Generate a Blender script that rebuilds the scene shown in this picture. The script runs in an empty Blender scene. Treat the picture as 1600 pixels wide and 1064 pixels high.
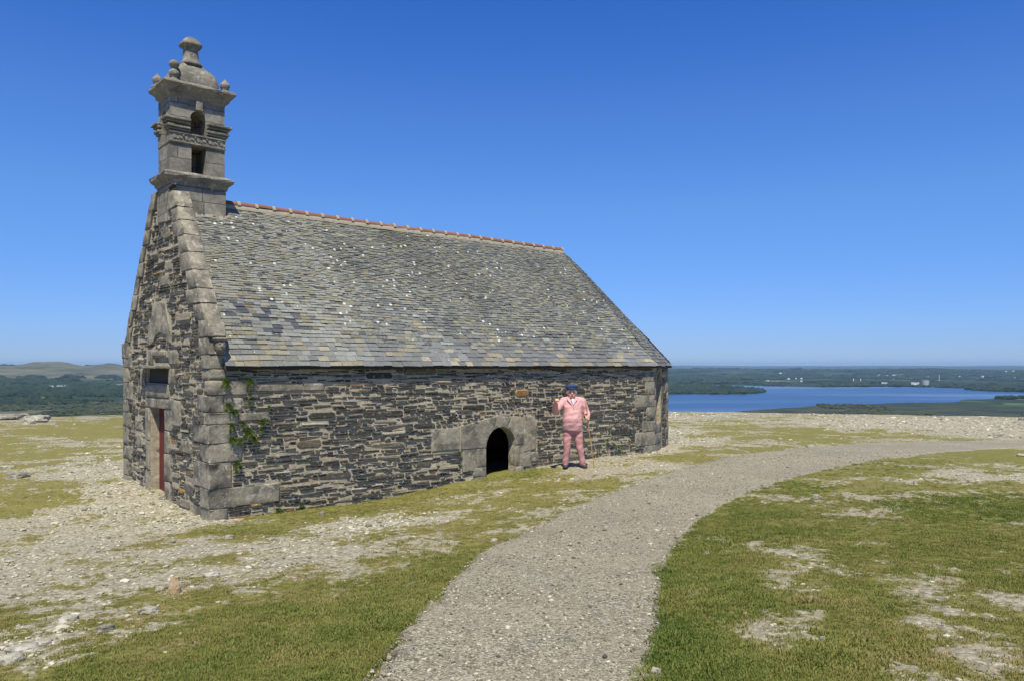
import bpy, bmesh, math, random
import numpy as np
from mathutils import Vector, Matrix
random.seed(7); RNG = np.random.default_rng(11)
SC = bpy.context.scene; COL = SC.collection
EYE = 2.45; F = 1200.0; HOR = 571.0       # lens in photo pixels (1600 wide), eye height in metres
# ------------------------------------------------------------------ helpers
def tag(o, label=None, cat=None, group=None, kind=None):
    if label: o['label'] = label
    if cat: o['category'] = cat
    if group: o['group'] = group
    if kind: o['kind'] = kind
    return o
def link(name, me, mat=None, parent=None, smooth=False):
    o = bpy.data.objects.new(name, me); COL.objects.link(o)
    if mat: me.materials.append(mat)
    if parent: o.parent = parent
    if smooth and me is not None and len(me.polygons):
        me.polygons.foreach_set('use_smooth', [True]*len(me.polygons))
    return o
def empty(name, loc, rz=0, **k):
    o = bpy.data.objects.new(name, None); COL.objects.link(o)
    o.location = loc; o.rotation_euler = (0, 0, rz); return tag(o, **k)
def mesh(name, V, F_, C=None):
    me = bpy.data.meshes.new(name); me.from_pydata([tuple(v) for v in V], [], F_)
    if C is not None:
        a = me.color_attributes.new('Col', 'FLOAT_COLOR', 'POINT')
        a.data.foreach_set('color', np.asarray(C, dtype=np.float32).ravel())
    me.update(); return me
def bm_mesh(name, bm):
    me = bpy.data.meshes.new(name); bm.to_mesh(me); bm.free(); return me
def grid_mesh(name, P, C=None):                   # P: (n,m,3)
    n, m = P.shape[:2]
    idx = np.arange(n*m).reshape(n, m)
    q = np.stack([idx[:-1,:-1], idx[:-1,1:], idx[1:,1:], idx[1:,:-1]], -1).reshape(-1, 4)
    me = bpy.data.meshes.new(name)
    me.vertices.add(n*m); me.vertices.foreach_set('co', P.astype(np.float32).ravel())
    me.loops.add(q.size); me.loops.foreach_set('vertex_index', q.ravel().astype(np.int32))
    me.polygons.add(len(q)); me.polygons.foreach_set('loop_start', np.arange(0, q.size, 4, dtype=np.int32))
    me.polygons.foreach_set('loop_total', np.full(len(q), 4, dtype=np.int32))
    me.polygons.foreach_set('use_smooth', np.ones(len(q), dtype=bool))
    if C is not None:
        a = me.color_attributes.new('Col', 'FLOAT_COLOR', 'POINT'); a.data.foreach_set('color', C.astype(np.float32).ravel())
    me.update(calc_edges=True); me.validate(); return me
PERM = np.random.default_rng(5).random((512, 512))
def vn(x, y, s=0):
    x = np.asarray(x, float)+s*17.3; y = np.asarray(y, float)+s*9.7
    xi = np.floor(x).astype(np.int64); yi = np.floor(y).astype(np.int64)
    fx = x-xi; fy = y-yi; fx = fx*fx*(3-2*fx); fy = fy*fy*(3-2*fy)
    g = lambda a, b: PERM[a & 511, b & 511]
    return (g(xi, yi)*(1-fx)+g(xi+1, yi)*fx)*(1-fy)+(g(xi, yi+1)*(1-fx)+g(xi+1, yi+1)*fx)*fy
def fbm(x, y, s=0, oct=5, gain=.5):
    t = 0; a = 1; n = 0; x = np.asarray(x, float); y = np.asarray(y, float)
    for i in range(oct):
        c, sn = math.cos(i*1.3), math.sin(i*1.3)
        t = t+a*vn((x*c-y*sn)*2**i, (x*sn+y*c)*2**i, s+i*3); n += a; a *= gain
    return t/n
def sstep(a, b, x):
    t = np.clip((x-a)/(b-a), 0, 1); return t*t*(3-2*t)
# ------------------------------------------------------------------ material helper
class G:
    def __init__(s, name):
        s.m = bpy.data.materials.new(name); s.m.use_nodes = True; s.t = s.m.node_tree
        s.t.nodes.clear(); s.out = s.t.nodes.new('ShaderNodeOutputMaterial')
    def n(s, typ, ins=None, **props):
        nd = s.t.nodes.new('ShaderNode'+typ)
        for k, v in props.items(): setattr(nd, k, v)
        for k, v in (ins or {}).items():
            if isinstance(v, bpy.types.NodeSocket): s.t.links.new(v, nd.inputs[k])
            else:
                if isinstance(v, tuple) and len(v) == 3 and nd.inputs[k].type == 'RGBA': v = v+(1,)
                nd.inputs[k].default_value = v
        return nd
    def co(s): return s.n('TexCoord').outputs['Object']
    def noise(s, scale, vec=None, detail=4, rough=.6, dist=0):
        return s.n('TexNoise', {'Vector': vec or s.co(), 'Scale': scale, 'Detail': detail, 'Roughness': rough, 'Distortion': dist}).outputs['Fac']
    def ramp(s, fac, *st):
        r = s.n('ValToRGB', {'Fac': fac}); e = r.color_ramp.elements
        while len(e) < len(st): e.new(.5)
        for el, (p, c) in zip(e, st):
            el.position = p; el.color = (c, c, c, 1) if isinstance(c, (int, float)) else tuple(c)+(1,)
        return r.outputs['Color']
    def mix(s, fac, a, b, mode='MIX'):
        nd = s.n('Mix', data_type='RGBA', blend_type=mode)
        for k, v in ((0, fac), (6, a), (7, b)):
            if isinstance(v, bpy.types.NodeSocket): s.t.links.new(v, nd.inputs[k])
            else: nd.inputs[k].default_value = (v+(1,) if isinstance(v, tuple) else v)
        return nd.outputs[2]
    def math(s, op, a, b=0.0, c=None, clamp=False):
        nd = s.n('Math', operation=op, use_clamp=clamp)
        for k, v in ((0, a), (1, b), (2, c)):
            if v is None: continue
            if isinstance(v, bpy.types.NodeSocket): s.t.links.new(v, nd.inputs[k])
            else: nd.inputs[k].default_value = v
        return nd.outputs[0]
    def attr(s, name='Col'): return s.n('Attribute', attribute_name=name)
    def done(s, col, rough=.9, bump=None, bs=.5, bd=.01, spec=.3, **kw):
        ins = {'Base Color': col, 'Roughness': rough, 'Specular IOR Level': spec}; ins.update(kw)
        p = s.n('BsdfPrincipled', ins)
        if bump is not None:
            b = s.n('Bump', {'Height': bump, 'Strength': bs, 'Distance': bd}); s.t.links.new(b.outputs[0], p.inputs['Normal'])
        s.t.links.new(p.outputs[0], s.out.inputs[0]); return s.m
def plain(name, col, rough=.8, var=.15, scale=30):
    g = G(name); f = g.noise(scale)
    c = g.mix(f, tuple(x*(1-var) for x in col), tuple(min(1, x*(1+var)) for x in col))
    return g.done(c, rough, bump=f, bs=.3, bd=.004)
def m_granite(name='granite', base=(.31, .285, .215), dark=.75, light=(.42, .40, .34)):
    g = G(name); co = g.co(); r = g.n('ObjectInfo').outputs['Random']
    pos = g.n('NewGeometry').outputs['Position']
    fine = g.noise(120, pos, 3, .7); mid = g.noise(14, pos, 5, .65); big = g.noise(3.2, pos, 4, .6)
    c = g.mix(g.ramp(mid, (.3, 0), (.7, 1)), tuple(x*.68 for x in base), tuple(x*1.3 for x in base))
    c = g.mix(g.math('MULTIPLY', r, .45), c, (.30, .27, .21))
    c = g.mix(g.ramp(g.noise(45, pos, 4, .75), (.50, 0), (.66, .6)), c, tuple(x*.5 for x in base))
    c = g.mix(g.ramp(fine, (.52, 0), (.72, .55)), c, tuple(x*.45 for x in base))
    c = g.mix(g.ramp(big, (.46, 0), (.60, dark)), c, (.10, .096, .08))
    c = g.mix(g.ramp(g.noise(9, pos, 5, .7), (.56, 0), (.62, .8)), c, light)
    b = g.math('ADD', g.math('MULTIPLY', fine, .35), mid)
    return g.done(c, .92, bump=b, bs=.9, bd=.02)
def m_stone():
    g = G('schist_rubble'); a = g.attr(); pos = g.co()
    n1 = g.noise(22, pos, 5, .7); n2 = g.noise(90, pos, 3, .7)
    c = g.mix(g.ramp(n1, (.25, 0), (.75, 1)), g.mix(1.0, a.outputs['Color'], (.62, .62, .62), 'MULTIPLY'), g.mix(1.0, a.outputs['Color'], (1.4, 1.4, 1.38), 'MULTIPLY'))
    li = g.ramp(g.noise(16, pos, 6, .75), (.56, 0), (.62, 1))
    c = g.mix(g.math('MULTIPLY', li, a.outputs['Alpha']), c, (.46, .45, .40))
    b = g.math('ADD', n1, g.math('MULTIPLY', n2, .4))
    return g.done(c, .85, bump=b, bs=.8, bd=.012)
def m_mortar():
    g = G('mortar'); pos = g.co(); n1 = g.noise(9, pos, 5, .6); n2 = g.noise(55, pos, 4, .7)
    c = g.mix(g.ramp(n1, (.3, 0), (.7, 1)), (.34, .30, .21), (.60, .54, .40))
    c = g.mix(g.ramp(n2, (.5, 0), (.75, .5)), c, (.16, .15, .12))
    return g.done(c, .95, bump=g.math('ADD', n2, n1), bs=1.0, bd=.03)
def m_slate():
    g = G('roof_slate'); a = g.attr(); pos = g.co()
    n1 = g.noise(26, pos, 5, .7); n0 = g.noise(1.1, pos, 4, .6)
    c = g.mix(g.ramp(n1, (.3, 0), (.7, 1)), g.mix(1.0, a.outputs['Color'], (.74, .74, .75), 'MULTIPLY'), g.mix(1.0, a.outputs['Color'], (1.28, 1.28, 1.22), 'MULTIPLY'))
    li = g.math('MULTIPLY', g.ramp(g.noise(38, pos, 3, .6), (.52, 0), (.60, 1)), g.math('MULTIPLY', g.ramp(n0, (.42, .15), (.62, .85)), a.outputs['Alpha']))
    c = g.mix(li, c, (.30, .295, .235))
    v = g.n('TexVoronoi', {'Vector': g.mix(1.0, pos, (1, 1, 1), 'MULTIPLY'), 'Scale': 6.5, 'Randomness': 1.0})
    spot = g.math('LESS_THAN', v.outputs['Distance'], g.math('MULTIPLY', g.ramp(g.noise(.7, pos, 2), (.36, .03), (.52, .19)), a.outputs['Alpha']))
    sel = g.math('GREATER_THAN', g.n('SeparateColor', {0: v.outputs['Color']}).outputs[0], .60)
    c = g.mix(g.math('MULTIPLY', spot, sel), c, (.66, .66, .62))
    return g.done(c, .62, bump=n1, bs=.5, bd=.006, spec=.45)
M = {}
M['granite'] = m_granite(); M['tower'] = m_granite('tower_granite', (.235, .222, .18), .55, (.38, .37, .32))
M['stone'] = m_stone(); M['mortar'] = m_mortar(); M['slate'] = m_slate()
M['door'] = plain('red_paint', (.13, .026, .022), .7, .35, 14)
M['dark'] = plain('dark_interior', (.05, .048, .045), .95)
M['tile'] = plain('terracotta', (.20, .098, .072), .85, .45, 6)
M['ridgemortar'] = plain('ridge_mortar', (.33, .30, .22), .95, .2)
def ashlar_mat():
    g = G('tower_ashlar'); co = g.co()
    sp = g.n('SeparateXYZ', {0: co}); s = g.math('ADD', sp.outputs[0], g.math('MULTIPLY', sp.outputs[1], 1.0))
    w = g.math('MULTIPLY', g.math('SUBTRACT', g.noise(3, co, 2), .5), .05)
    v = g.n('CombineXYZ', {0: s, 1: g.math('ADD', sp.outputs[2], w)}).outputs[0]
    br = g.n('TexBrick', {'Vector': v, 'Color1': (.20, .19, .155), 'Color2': (.32, .30, .25), 'Mortar': (.12, .11, .09), 'Scale': 1.0, 'Mortar Size': .008, 'Mortar Smooth': .3, 'Bias': 0.0, 'Brick Width': .43, 'Row Height': .245}, offset=.43, squash=1.3, squash_frequency=2)
    fine = g.noise(120, co, 3, .7); mid = g.noise(12, co, 5, .65); big = g.noise(3.6, co, 4, .6)
    c = g.mix(g.ramp(mid, (.3, 0), (.7, 1)), g.mix(1.0, br.outputs[0], (.72, .72, .72), 'MULTIPLY'), g.mix(1.0, br.outputs[0], (1.2, 1.2, 1.18), 'MULTIPLY'))
    c = g.mix(g.ramp(fine, (.52, 0), (.72, .5)), c, (.10, .095, .08))
    c = g.mix(g.ramp(big, (.45, 0), (.62, .6)), c, (.10, .095, .08))
    c = g.mix(g.ramp(g.noise(10, co, 5, .7), (.62, 0), (.68, .7)), c, (.40, .39, .34))
    b = g.math('SUBTRACT', g.math('ADD', g.math('MULTIPLY', fine, .3), mid), g.math('MULTIPLY', br.outputs['Fac'], 1.2))
    return g.done(c, .92, bump=b, bs=.8, bd=.012)
M['ashlar'] = ashlar_mat()
# ------------------------------------------------------------------ terrain height (rel. to eye)
CP = np.array([(0,0,-1.62),(0,4,-1.66),(-3,0,-1.78),(3,0,-1.55),(-3,4.5,-1.86),(3,4,-1.6),(6,8,-1.76),(0,8,-1.92),(-5,8,-2.2),(-9,10,-2.42),
 (-4.72,12,-2.42),(-2.75,13.72,-2.44),(-1.25,15.0,-2.33),(-.6,15.6,-2.28),(.7,16.7,-2.19),(2.26,18.1,-2.13),(3.5,19.2,-2.17),(4.25,20.85,-2.15),
 (-6.3,13.8,-2.34),(-7.9,15.6,-2.29),(1.28,16.03,-2.15),(14,21,-2.08),(5.3,16,-2.0),(11,14,-1.92),(5,5,-1.65),(9,5,-1.65),
 (0,45,-2.8),(20,45,-2.78),(34,45,-2.8),(-20,40,-2.72),(-34,40,-2.72),(0,30,-2.45),(15,30,-2.32),(28,30,-2.35),(-12,25,-2.5),(-15,18,-2.45),(-24,18,-2.5),
 (-10,-10,-1.9),(10,-10,-1.7),(0,-20,-2),(-30,0,-2.3),(30,0,-2.0),(-30,-30,-2.6),(30,-30,-2.6),(6,24,-2.25),(-9,5,-2.25)], float)
def _phi(d): return np.sqrt(d*d+.6)
_A = _phi(np.hypot(CP[:,None,0]-CP[None,:,0], CP[:,None,1]-CP[None,:,1]))
_A2 = np.block([[_A+np.eye(len(CP))*-.02, np.ones((len(CP),1))],[np.ones((1,len(CP))), np.zeros((1,1))]])
_W = np.linalg.solve(_A2, np.append(CP[:,2], 0))
def near_h(x, y):
    x = np.asarray(x, float); y = np.asarray(y, float); sh = x.shape; x = x.ravel(); y = y.ravel()
    out = np.full(x.shape, _W[-1])
    for i in range(len(CP)): out += _W[i]*_phi(np.hypot(x-CP[i,0], y-CP[i,1]))
    return out.reshape(sh)
def far_h(x, y, R):                              # plain, ridges and hills, rel. to eye
    az = np.degrees(np.arctan2(x, y))
    # right: land beyond the lake; left: hills beyond the woods
    rr = [0, 45, 60, 90, 160, 400, 1000, 2000, 2600, 6000, 7500, 9000, 11000, 12800, 14500, 20000, 30000, 38000, 46000]
    zr = [-2.8, -2.8, -4.6, -10, -26, -70, -125, -148, -150, -150, -147, -140, -102, -62, -100, -90, -45, 6, -40]
    zl = [-2.8, -2.8, -4.4, -9, -24, -66, -122, -146, -150, -128, -75, 2, -10, -60, -90, -90, -60, -20, -60]
    a = np.interp(R, rr, zr); b = np.interp(R, rr, zl)
    k = sstep(-8, -22, az)*sstep(-150, -80, az)
    h = a*(1-k)+b*k
    u = fbm(x/2600., y/2600., 3, 4)-.5; u2 = fbm(x/500., y/500., 8, 4)-.5
    amp = sstep(6200, 9000, R)
    h = h+u*amp*(46+26*sstep(15000, 36000, R))*(1-.55*k)+u2*sstep(300, 1500, R)*(4+10*amp)
    h = h+k*sstep(8200, 9000, R)*(1-sstep(9300, 10400, R))*(40*np.exp(-((az+31.1)/1.35)**4)+20*np.exp(-((az+27.6)/.7)**2)-6+26*(fbm(x/140., y/140., 77, 4)-.5))
    return h
def height(x, y, rough=True):
    x = np.asarray(x, float); y = np.asarray(y, float); R = np.hypot(x, y)
    n = near_h(np.where(R < 75, x, 0), np.where(R < 75, y, 0))
    f = far_h(x, y, R); k = sstep(44, 66, R)
    h = n*(1-k)+f*k
    if rough: h = h+(fbm(x*.5, y*.5, 1, 4)-.5)*.10*sstep(15, 28, R)*(R < 200)+(fbm(x*1.1, y*1.1, 2, 4)-.5)*.05
    return h
def px2g(x, y, off=0.0):                          # the point of the ground seen at a photo pixel
    r = (x-800)/F; q = (HOR-y)/F
    Y = np.geomspace(3, 60, 3000); g = height(Y*r, Y, False)
    i = int(np.argmax(Y*q < g)); return Vector((Y[i]*r, Y[i], g[i]+EYE+off))
def px_plain(x, y, z=-150.): D = z*F/(HOR-y); return (D*(x-800)/F, D)
# ------------------------------------------------------------------ path edges (world)
EL = [px2g(*p) for p in [(470,1180),(560,1064),(640,970),(720,885),(760,858),(800,838),(900,790),(1000,752),(1100,722),(1200,704),(1300,696),(1400,690.5),(1500,688),(1600,686),(1750,684)]]
ER = [px2g(*p) for p in [(985,1180),(1012,1064),(1036,1000),(1030,930),(1041,880),(1080,826),(1120,794),(1180,765),(1280,735),(1400,714),(1500,704),(1600,699),(1750,695)]]
EL = [EL[0]+Vector((-.9,-2.2,0))]+EL; ER = [ER[0]+Vector((-.6,-2.4,0))]+ER
def resample(P, n):
    P = np.array([(p.x, p.y) for p in P]); d = np.r_[0, np.cumsum(np.hypot(*np.diff(P, axis=0).T))]
    for _ in range(2):                           # corner cutting keeps it smooth
        Q = np.empty((2*len(P), 2)); Q[0] = P[0]; Q[-1] = P[-1]
        Q[1:-1:2] = P[:-1]*.75+P[1:]*.25; Q[2:-1:2] = P[:-1]*.25+P[1:]*.75; P = Q
    d = np.r_[0, np.cumsum(np.hypot(*np.diff(P, axis=0).T))]
    t = np.linspace(0, 1, n)*d[-1]; return np.c_[np.interp(t, d, P[:,0]), np.interp(t, d, P[:,1])]
PL, PR = resample(EL, 200), resample(ER, 200)
PM = (PL+PR)/2; PWD = np.hypot(*(PL-PR).T)/2
def path_d(x, y):                                # <0 inside the path (m), approx.
    x = np.asarray(x, float); y = np.asarray(y, float); poly = np.r_[PL, PR[::-1]]
    best = np.full(x.shape, 1e9); inside = np.zeros(x.shape, bool)
    n = len(poly)
    for i in range(n):
        ax, ay = poly[i]; bx, by = poly[(i+1) % n]; dx, dy = bx-ax, by-ay; L = dx*dx+dy*dy+1e-12
        t = np.clip(((x-ax)*dx+(y-ay)*dy)/L, 0, 1); best = np.minimum(best, np.hypot(x-ax-t*dx, y-ay-t*dy))
        c = (ay > y) != (by > y); inside ^= c & (x < dx*(y-ay)/(dy if abs(dy) > 1e-12 else 1e-12)+ax)
    return np.where(inside, -best, best)
# ------------------------------------------------------------------ ground cover map: (photo x, y, grass share, paleness, lushness)
GC = [(20,657,.35,.8,.1),(60,660,.3,.6,.1),(120,662,.8,.5,.2),(170,675,.92,.4,.2),(20,700,.6,.6,.2),(80,690,.4,.7,.2),(120,708,.5,.8,.1),(40,760,.8,.5,.2),(100,780,.5,.8,.2),
(150,740,.12,1,.1),(180,716,.35,.9,.2),(170,770,0,1,0),(230,790,0,1,0),(290,815,.02,1,0),(120,800,.05,.95,0),(60,790,.7,.5,.2),(20,800,.7,.5,.2),(20,830,.15,.75,.1),(100,830,.1,.75,0),
(200,830,.3,.7,.1),(260,845,.35,.6,.1),(330,832,.55,.5,.3),(400,824,.9,.4,.4),(480,800,.95,.4,.4),(600,776,.95,.4,.4),(740,757,.95,.3,.4),(820,740,.9,.3,.5),
(50,870,.08,.75,0),(150,870,.06,.7,0),(300,860,.16,.7,0),(450,850,.15,.8,0),(560,820,.1,1,0),(620,810,.35,.9,.1),(700,790,.45,.8,.1),(780,775,.55,.7,.2),(850,765,.62,.7,.2),(950,745,.6,.7,.2),
(50,910,.2,.7,.1),(200,910,.3,.7,.1),(350,900,.35,.7,.1),(450,880,.4,.7,.1),(600,870,.55,.6,.2),(650,840,.55,.6,.2),(700,830,.65,.5,.2),(50,960,.6,.6,.3),(150,950,.52,.7,.2),
(240,950,.45,.7,.2),(330,940,.62,.6,.3),(450,920,.72,.5,.4),(600,920,.92,.4,.5),(680,890,.96,.3,.5),(30,1010,.25,.9,.1),(60,1040,.35,.8,.2),(150,1000,.5,.7,.3),(250,1010,.75,.5,.4),
(400,1000,.9,.4,.6),(520,960,.97,.3,.6),(560,1040,.95,.3,.6),(450,1050,.88,.4,.6),(150,1050,.85,.5,.6),(300,1050,.93,.4,.6),(870,724,.1,.7,0),(900,745,.5,.6,.2),(960,732,.3,.7,.1),
(1000,722,.2,.8,.1),(1060,690,.05,1,0),(1032,704,.1,1,0),(1100,704,.8,.4,.3),(1060,712,.6,.5,.3),(1060,650,.2,.9,.1),(1060,675,.12,1,0),(1110,660,.5,.7,.2),(1130,675,.62,.6,.2),(1180,670,.78,.4,.3),
(1200,655,.5,.6,.2),(1250,682,.9,.3,.3),(1150,710,.6,.5,.3),(1200,695,.55,.6,.3),(1300,660,.12,.8,0),(1300,684,.6,.6,.3),(1350,686,.6,.5,.3),(1400,665,0,.85,0),(1500,660,0,.85,0),(1590,665,.03,.85,0),
(1500,645,.45,.6,.1),(1590,648,.45,.6,.1),(1450,682,.45,.6,.2),(1560,680,.2,.8,.1),(1250,646,.2,.9,.1),(1080,840,.97,.3,.7),(1060,900,1,.3,.8),(1060,1000,1,.3,.9),(1100,1050,1,.3,.9),
(1150,810,.95,.3,.6),(1250,762,.95,.3,.6),(1400,727,.95,.3,.6),(1550,713,.95,.3,.5),(1350,756,.55,.6,.3),(1450,749,.42,.7,.3),(1540,741,.4,.7,.3),(1500,762,.55,.6,.4),(1590,735,.5,.6,.4),
(1300,795,.65,.5,.4),(1270,850,.8,.5,.4),(1450,790,.95,.3,.8),(1560,790,1,.3,.9),(1580,850,.65,.5,.5),(1430,830,.85,.4,.5),(1400,870,.72,.5,.5),(1280,880,.45,.6,.3),(1260,920,.42,.6,.3),
(1340,900,.55,.6,.3),(1430,890,.8,.4,.5),(1560,890,.95,.4,.6),(1540,940,.55,.6,.3),(1500,980,.32,.6,.3),(1570,1000,.4,.6,.3),(1520,1030,.3,.6,.3),(1470,1050,.5,.6,.3),(1400,1000,.8,.5,.4),
(1300,980,.75,.5,.5),(1220,985,.5,.6,.4),(1280,1040,.85,.5,.5),(1150,950,.93,.4,.7),(1350,950,.8,.5,.5),(1150,880,.88,.4,.6),(1200,840,.85,.4,.6),(1590,1055,.5,.6,.3)]
_g = [(px2g(a, b), c, d, e) for a, b, c, d, e in [(a, b, min(1, c+(.14 if (a < 200 and b < 812 and d < .95) else (.1 if (a < 700 and b > 985) else 0))), d, e) for a, b, c, d, e in GC]]
_ga = np.array([math.atan2(p.x, p.y)*3.0 for p, *_ in _g]); _gr = np.array([math.log(math.hypot(p.x, p.y))*2.2 for p, *_ in _g])
_gv = np.array([[c, d, e] for _, c, d, e in _g])
def cover(x, y):
    a = np.arctan2(x, y)*3.0; r = np.log(np.maximum(np.hypot(x, y), 1.5))*2.2
    W = np.zeros(a.shape); S = np.zeros(a.shape+(3,))
    for i in range(len(_ga)):
        w = 1/(((a-_ga[i])**2+(r-_gr[i])**2)+.0012)**1.6; W += w; S += w[..., None]*_gv[i]
    S /= W[..., None]; g = S[..., 0]
    n = fbm(x*1.1, y*1.1, 21, 8, .86); n = np.clip((n-.5)*3.1+.5, 0, 1)
    m = sstep(-.34, .30, g*.97-n)
    return m, S[..., 1], S[..., 2], g
# ------------------------------------------------------------------ ground sheet
th = np.r_[np.linspace(-180, -52, 50)[:-1], np.linspace(-52, -38, 40)[:-1], np.linspace(-38, 38, 800), np.linspace(38, 52, 40)[1:], np.linspace(52, 180, 50)[1:]]*math.pi/180
rr = np.r_[np.geomspace(.4, 3.2, 24)[:-1], np.geomspace(3.2, 70, 620)[:-1], np.geomspace(70, 2000, 60)[:-1], np.geomspace(2000, 16000, 360)[:-1], np.geomspace(16000, 46000, 50)]
R_, T_ = np.meshgrid(rr, th, indexing='ij'); GX = R_*np.sin(T_); GY = R_*np.cos(T_)
GZ = height(GX, GY)+EYE
nm = rr < 75; CC = np.zeros(GX.shape+(4,)); CC[..., 3] = 1
a_, b_, c_, _ = cover(GX[nm], GY[nm]); CC[nm, :, 0] = a_; CC[nm, :, 1] = b_; CC[nm, :, 2] = c_
pdn = path_d(GX[nm], GY[nm])
# bare gritty verge right along the path and gravel relief on the bare ground
GZ[nm] += (1-a_)*(fbm(GX[nm]*9, GY[nm]*9, 31, 3)-.5)*.035+a_*(fbm(GX[nm]*5, GY[nm]*5, 33, 3)-.5)*.03
GZ[nm] -= sstep(.05, -.25, pdn)*.03                # bed of the path
# lake basin
def inpoly(x, y, P):
    ins = np.zeros(x.shape, bool); n = len(P)
    for i in range(n):
        ax, ay = P[i]; bx, by = P[(i+1) % n]
        c = (ay > y) != (by > y); ins ^= c & (x < (bx-ax)*(y-ay)/((by-ay) or 1e-9)+ax)
    return ins
LAKE = [px_plain(*p) for p in [(700,690),(900,660),(1100,646),(1173,641),(1250,636),(1320,631.5),(1400,629),(1470,628),(1500,626.5),(1512,624),(1560,622.5),(1640,621),(1760,620),(1760,613.5),(1640,613),(1600,612.3),(1560,611),(1520,609),(1510,607.2),(1530,605.6),(1490,605),(1440,604),(1370,603.6),(1330,604.2),(1290,604.8),(1230,603),(1160,601.8),(1120,600.8),(1050,600.6),(960,601),(700,606)]]
ISLE = [px_plain(*p) for p in [(900,601),(1050,602.8),(1068,604.4),(1090,603.6),(1120,604.8),(1140,605.6),(1165,607.5),(1196,610.8),(1188,613.2),(1165,614.6),(1130,615.3),(1085,614.8),(1040,615.4),(980,614.5),(900,614)]]
POND = [px_plain(*p) for p in [(1560,606.6),(1600,607.2),(1640,607),(1640,605),(1590,605)]]
fm = (rr > 1500) & (rr < 16000)
fx, fy = GX[fm], GY[fm]; wob = (fbm(fx/260., fy/260., 41, 4)-.5)*190
lk = (inpoly(fx+wob*.4, fy+wob, LAKE) & ~inpoly(fx+wob*.4, fy+wob*.6, ISLE)) | inpoly(fx, fy, POND)
z = GZ[fm]; z = np.where(lk, EYE-156, np.maximum(z, EYE-150.5)); GZ[fm] = z
def m_ground():
    g = G('ground_cover'); a = g.attr(); sp = g.n('SeparateColor', {0: a.outputs['Color']}); co = g.co()
    gr, pale, lush = sp.outputs
    dist = g.n('VectorMath', {0: co}, operation='LENGTH').outputs['Value']
    # near: grit, soil and small stones
    v1 = g.n('TexVoronoi', {'Vector': co, 'Scale': 22.0, 'Randomness': 1.0}); v2 = g.n('TexVoronoi', {'Vector': co, 'Scale': 55.0})
    c1 = g.n('SeparateColor', {0: v1.outputs['Color']}).outputs[0]; c2 = g.n('SeparateColor', {0: v2.outputs['Color']}).outputs[0]
    nA = g.noise(1.6, co, 5, .65); nB = g.noise(12, co, 6, .75); nC = g.noise(70, co, 4, .75)
    soil = g.mix(nA, (.24, .205, .14), (.38, .335, .235))
    stone = g.mix(g.math('POWER', c1, .8), (.25, .235, .17), (.60, .575, .44))
    bare = g.mix(g.math('MULTIPLY', pale, 1.0), soil, g.mix(g.math('MULTIPLY', g.ramp(c2, (.2, 0), (.5, 1)), .5), stone, (.46, .42, .30)))
    bare = g.mix(g.ramp(g.math('ADD', v1.outputs['Distance'], g.math('MULTIPLY', nC, .2)), (.50, 0), (.78, .55)), bare, (.15, .14, .10))
    bare = g.mix(g.ramp(nB, (.28, .6), (.5, 0)), bare, (.17, .155, .11))
    dry = g.mix(g.ramp(nB, (.3, 0), (.7, 1)), (.185, .175, .045), (.33, .30, .10))
    lsh = g.mix(g.ramp(nB, (.3, 0), (.7, 1)), (.115, .14, .026), (.23, .24, .06))
    grass = g.mix(g.ramp(g.math('ADD', lush, g.math('MULTIPLY', g.math('SUBTRACT', nA, .5), 1.4)), (.15, 0), (.85, 1)), dry, lsh)
    grass = g.mix(g.ramp(g.noise(2.3, co, 6, .75), (.50, 0), (.66, .7)), grass, (.23, .175, .085))
    grass = g.mix(g.ramp(nC, (.35, .6), (.6, 0)), grass, (.05, .055, .018))
    fac = g.ramp(g.math('ADD', gr, g.math('MULTIPLY', g.math('SUBTRACT', g.noise(7, co, 6, .8), .5), 1.3)), (.36, 0), (.64, 1))
    near = g.mix(fac, bare, grass)
    # far: heath, fields, hedges
    v3 = g.n('TexVoronoi', {'Vector': co, 'Scale': 1/230., 'Randomness': 1.0}); f3 = g.n('SeparateColor', {0: v3.outputs['Color']}).outputs
    e3 = g.n('TexVoronoi', {'Vector': co, 'Scale': 1/230., 'Randomness': 1.0}, feature='DISTANCE_TO_EDGE').outputs[0]
    field = g.ramp(f3[0], (0, (.04, .075, .025)), (.45, (.065, .11, .03)), (.75, (.10, .15, .05)), (.93, (.24, .21, .12)))
    field = g.mix(g.ramp(e3, (.04, 1), (.11, 0)), field, (.018, .032, .012))
    wood = g.ramp(g.noise(1/900., co, 5, .6), (.42, 0), (.50, 1))
    land = g.mix(g.ramp(f3[1], (.45, 0), (.5, 1)), field, (.022, .04, .015))
    land = g.mix(wood, land, (.02, .036, .014))
    h1 = g.noise(1/120., co, 6, .7); heath = g.ramp(h1, (.35, (.035, .05, .025)), (.5, (.085, .095, .05)), (.62, (.15, .145, .085)))
    spx = g.n('SeparateXYZ', {0: co}); zz = spx.outputs[2]
    hill = g.ramp(g.noise(1/350., co, 7, .75), (.38, (.03, .045, .022)), (.46, (.08, .085, .045)), (.62, (.155, .145, .08)))
    left = g.math('MULTIPLY', g.math('LESS_THAN', spx.outputs[0], -1500), g.ramp(g.math('MULTIPLY', g.math('ADD', zz, 140), .01), (.25, 0), (.5, 1)))
    land = g.mix(g.math('MULTIPLY', left, g.math('LESS_THAN', dist, 16000)), land, hill)
    dk = g.ramp(g.math('DIVIDE', g.math('ADD', dist, g.math('MULTIPLY', g.noise(1/300., co, 4), 900)), 10000), (.33, 0), (.42, 1))
    heath = g.mix(g.ramp(g.math('ADD', g.math('MULTIPLY', spx.outputs[0], .001), .5), (.2, 0), (.6, 1)), heath, g.mix(1.0, heath, (.45, .5, .5), 'MULTIPLY'))
    far = g.mix(dk, heath, land)
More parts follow.
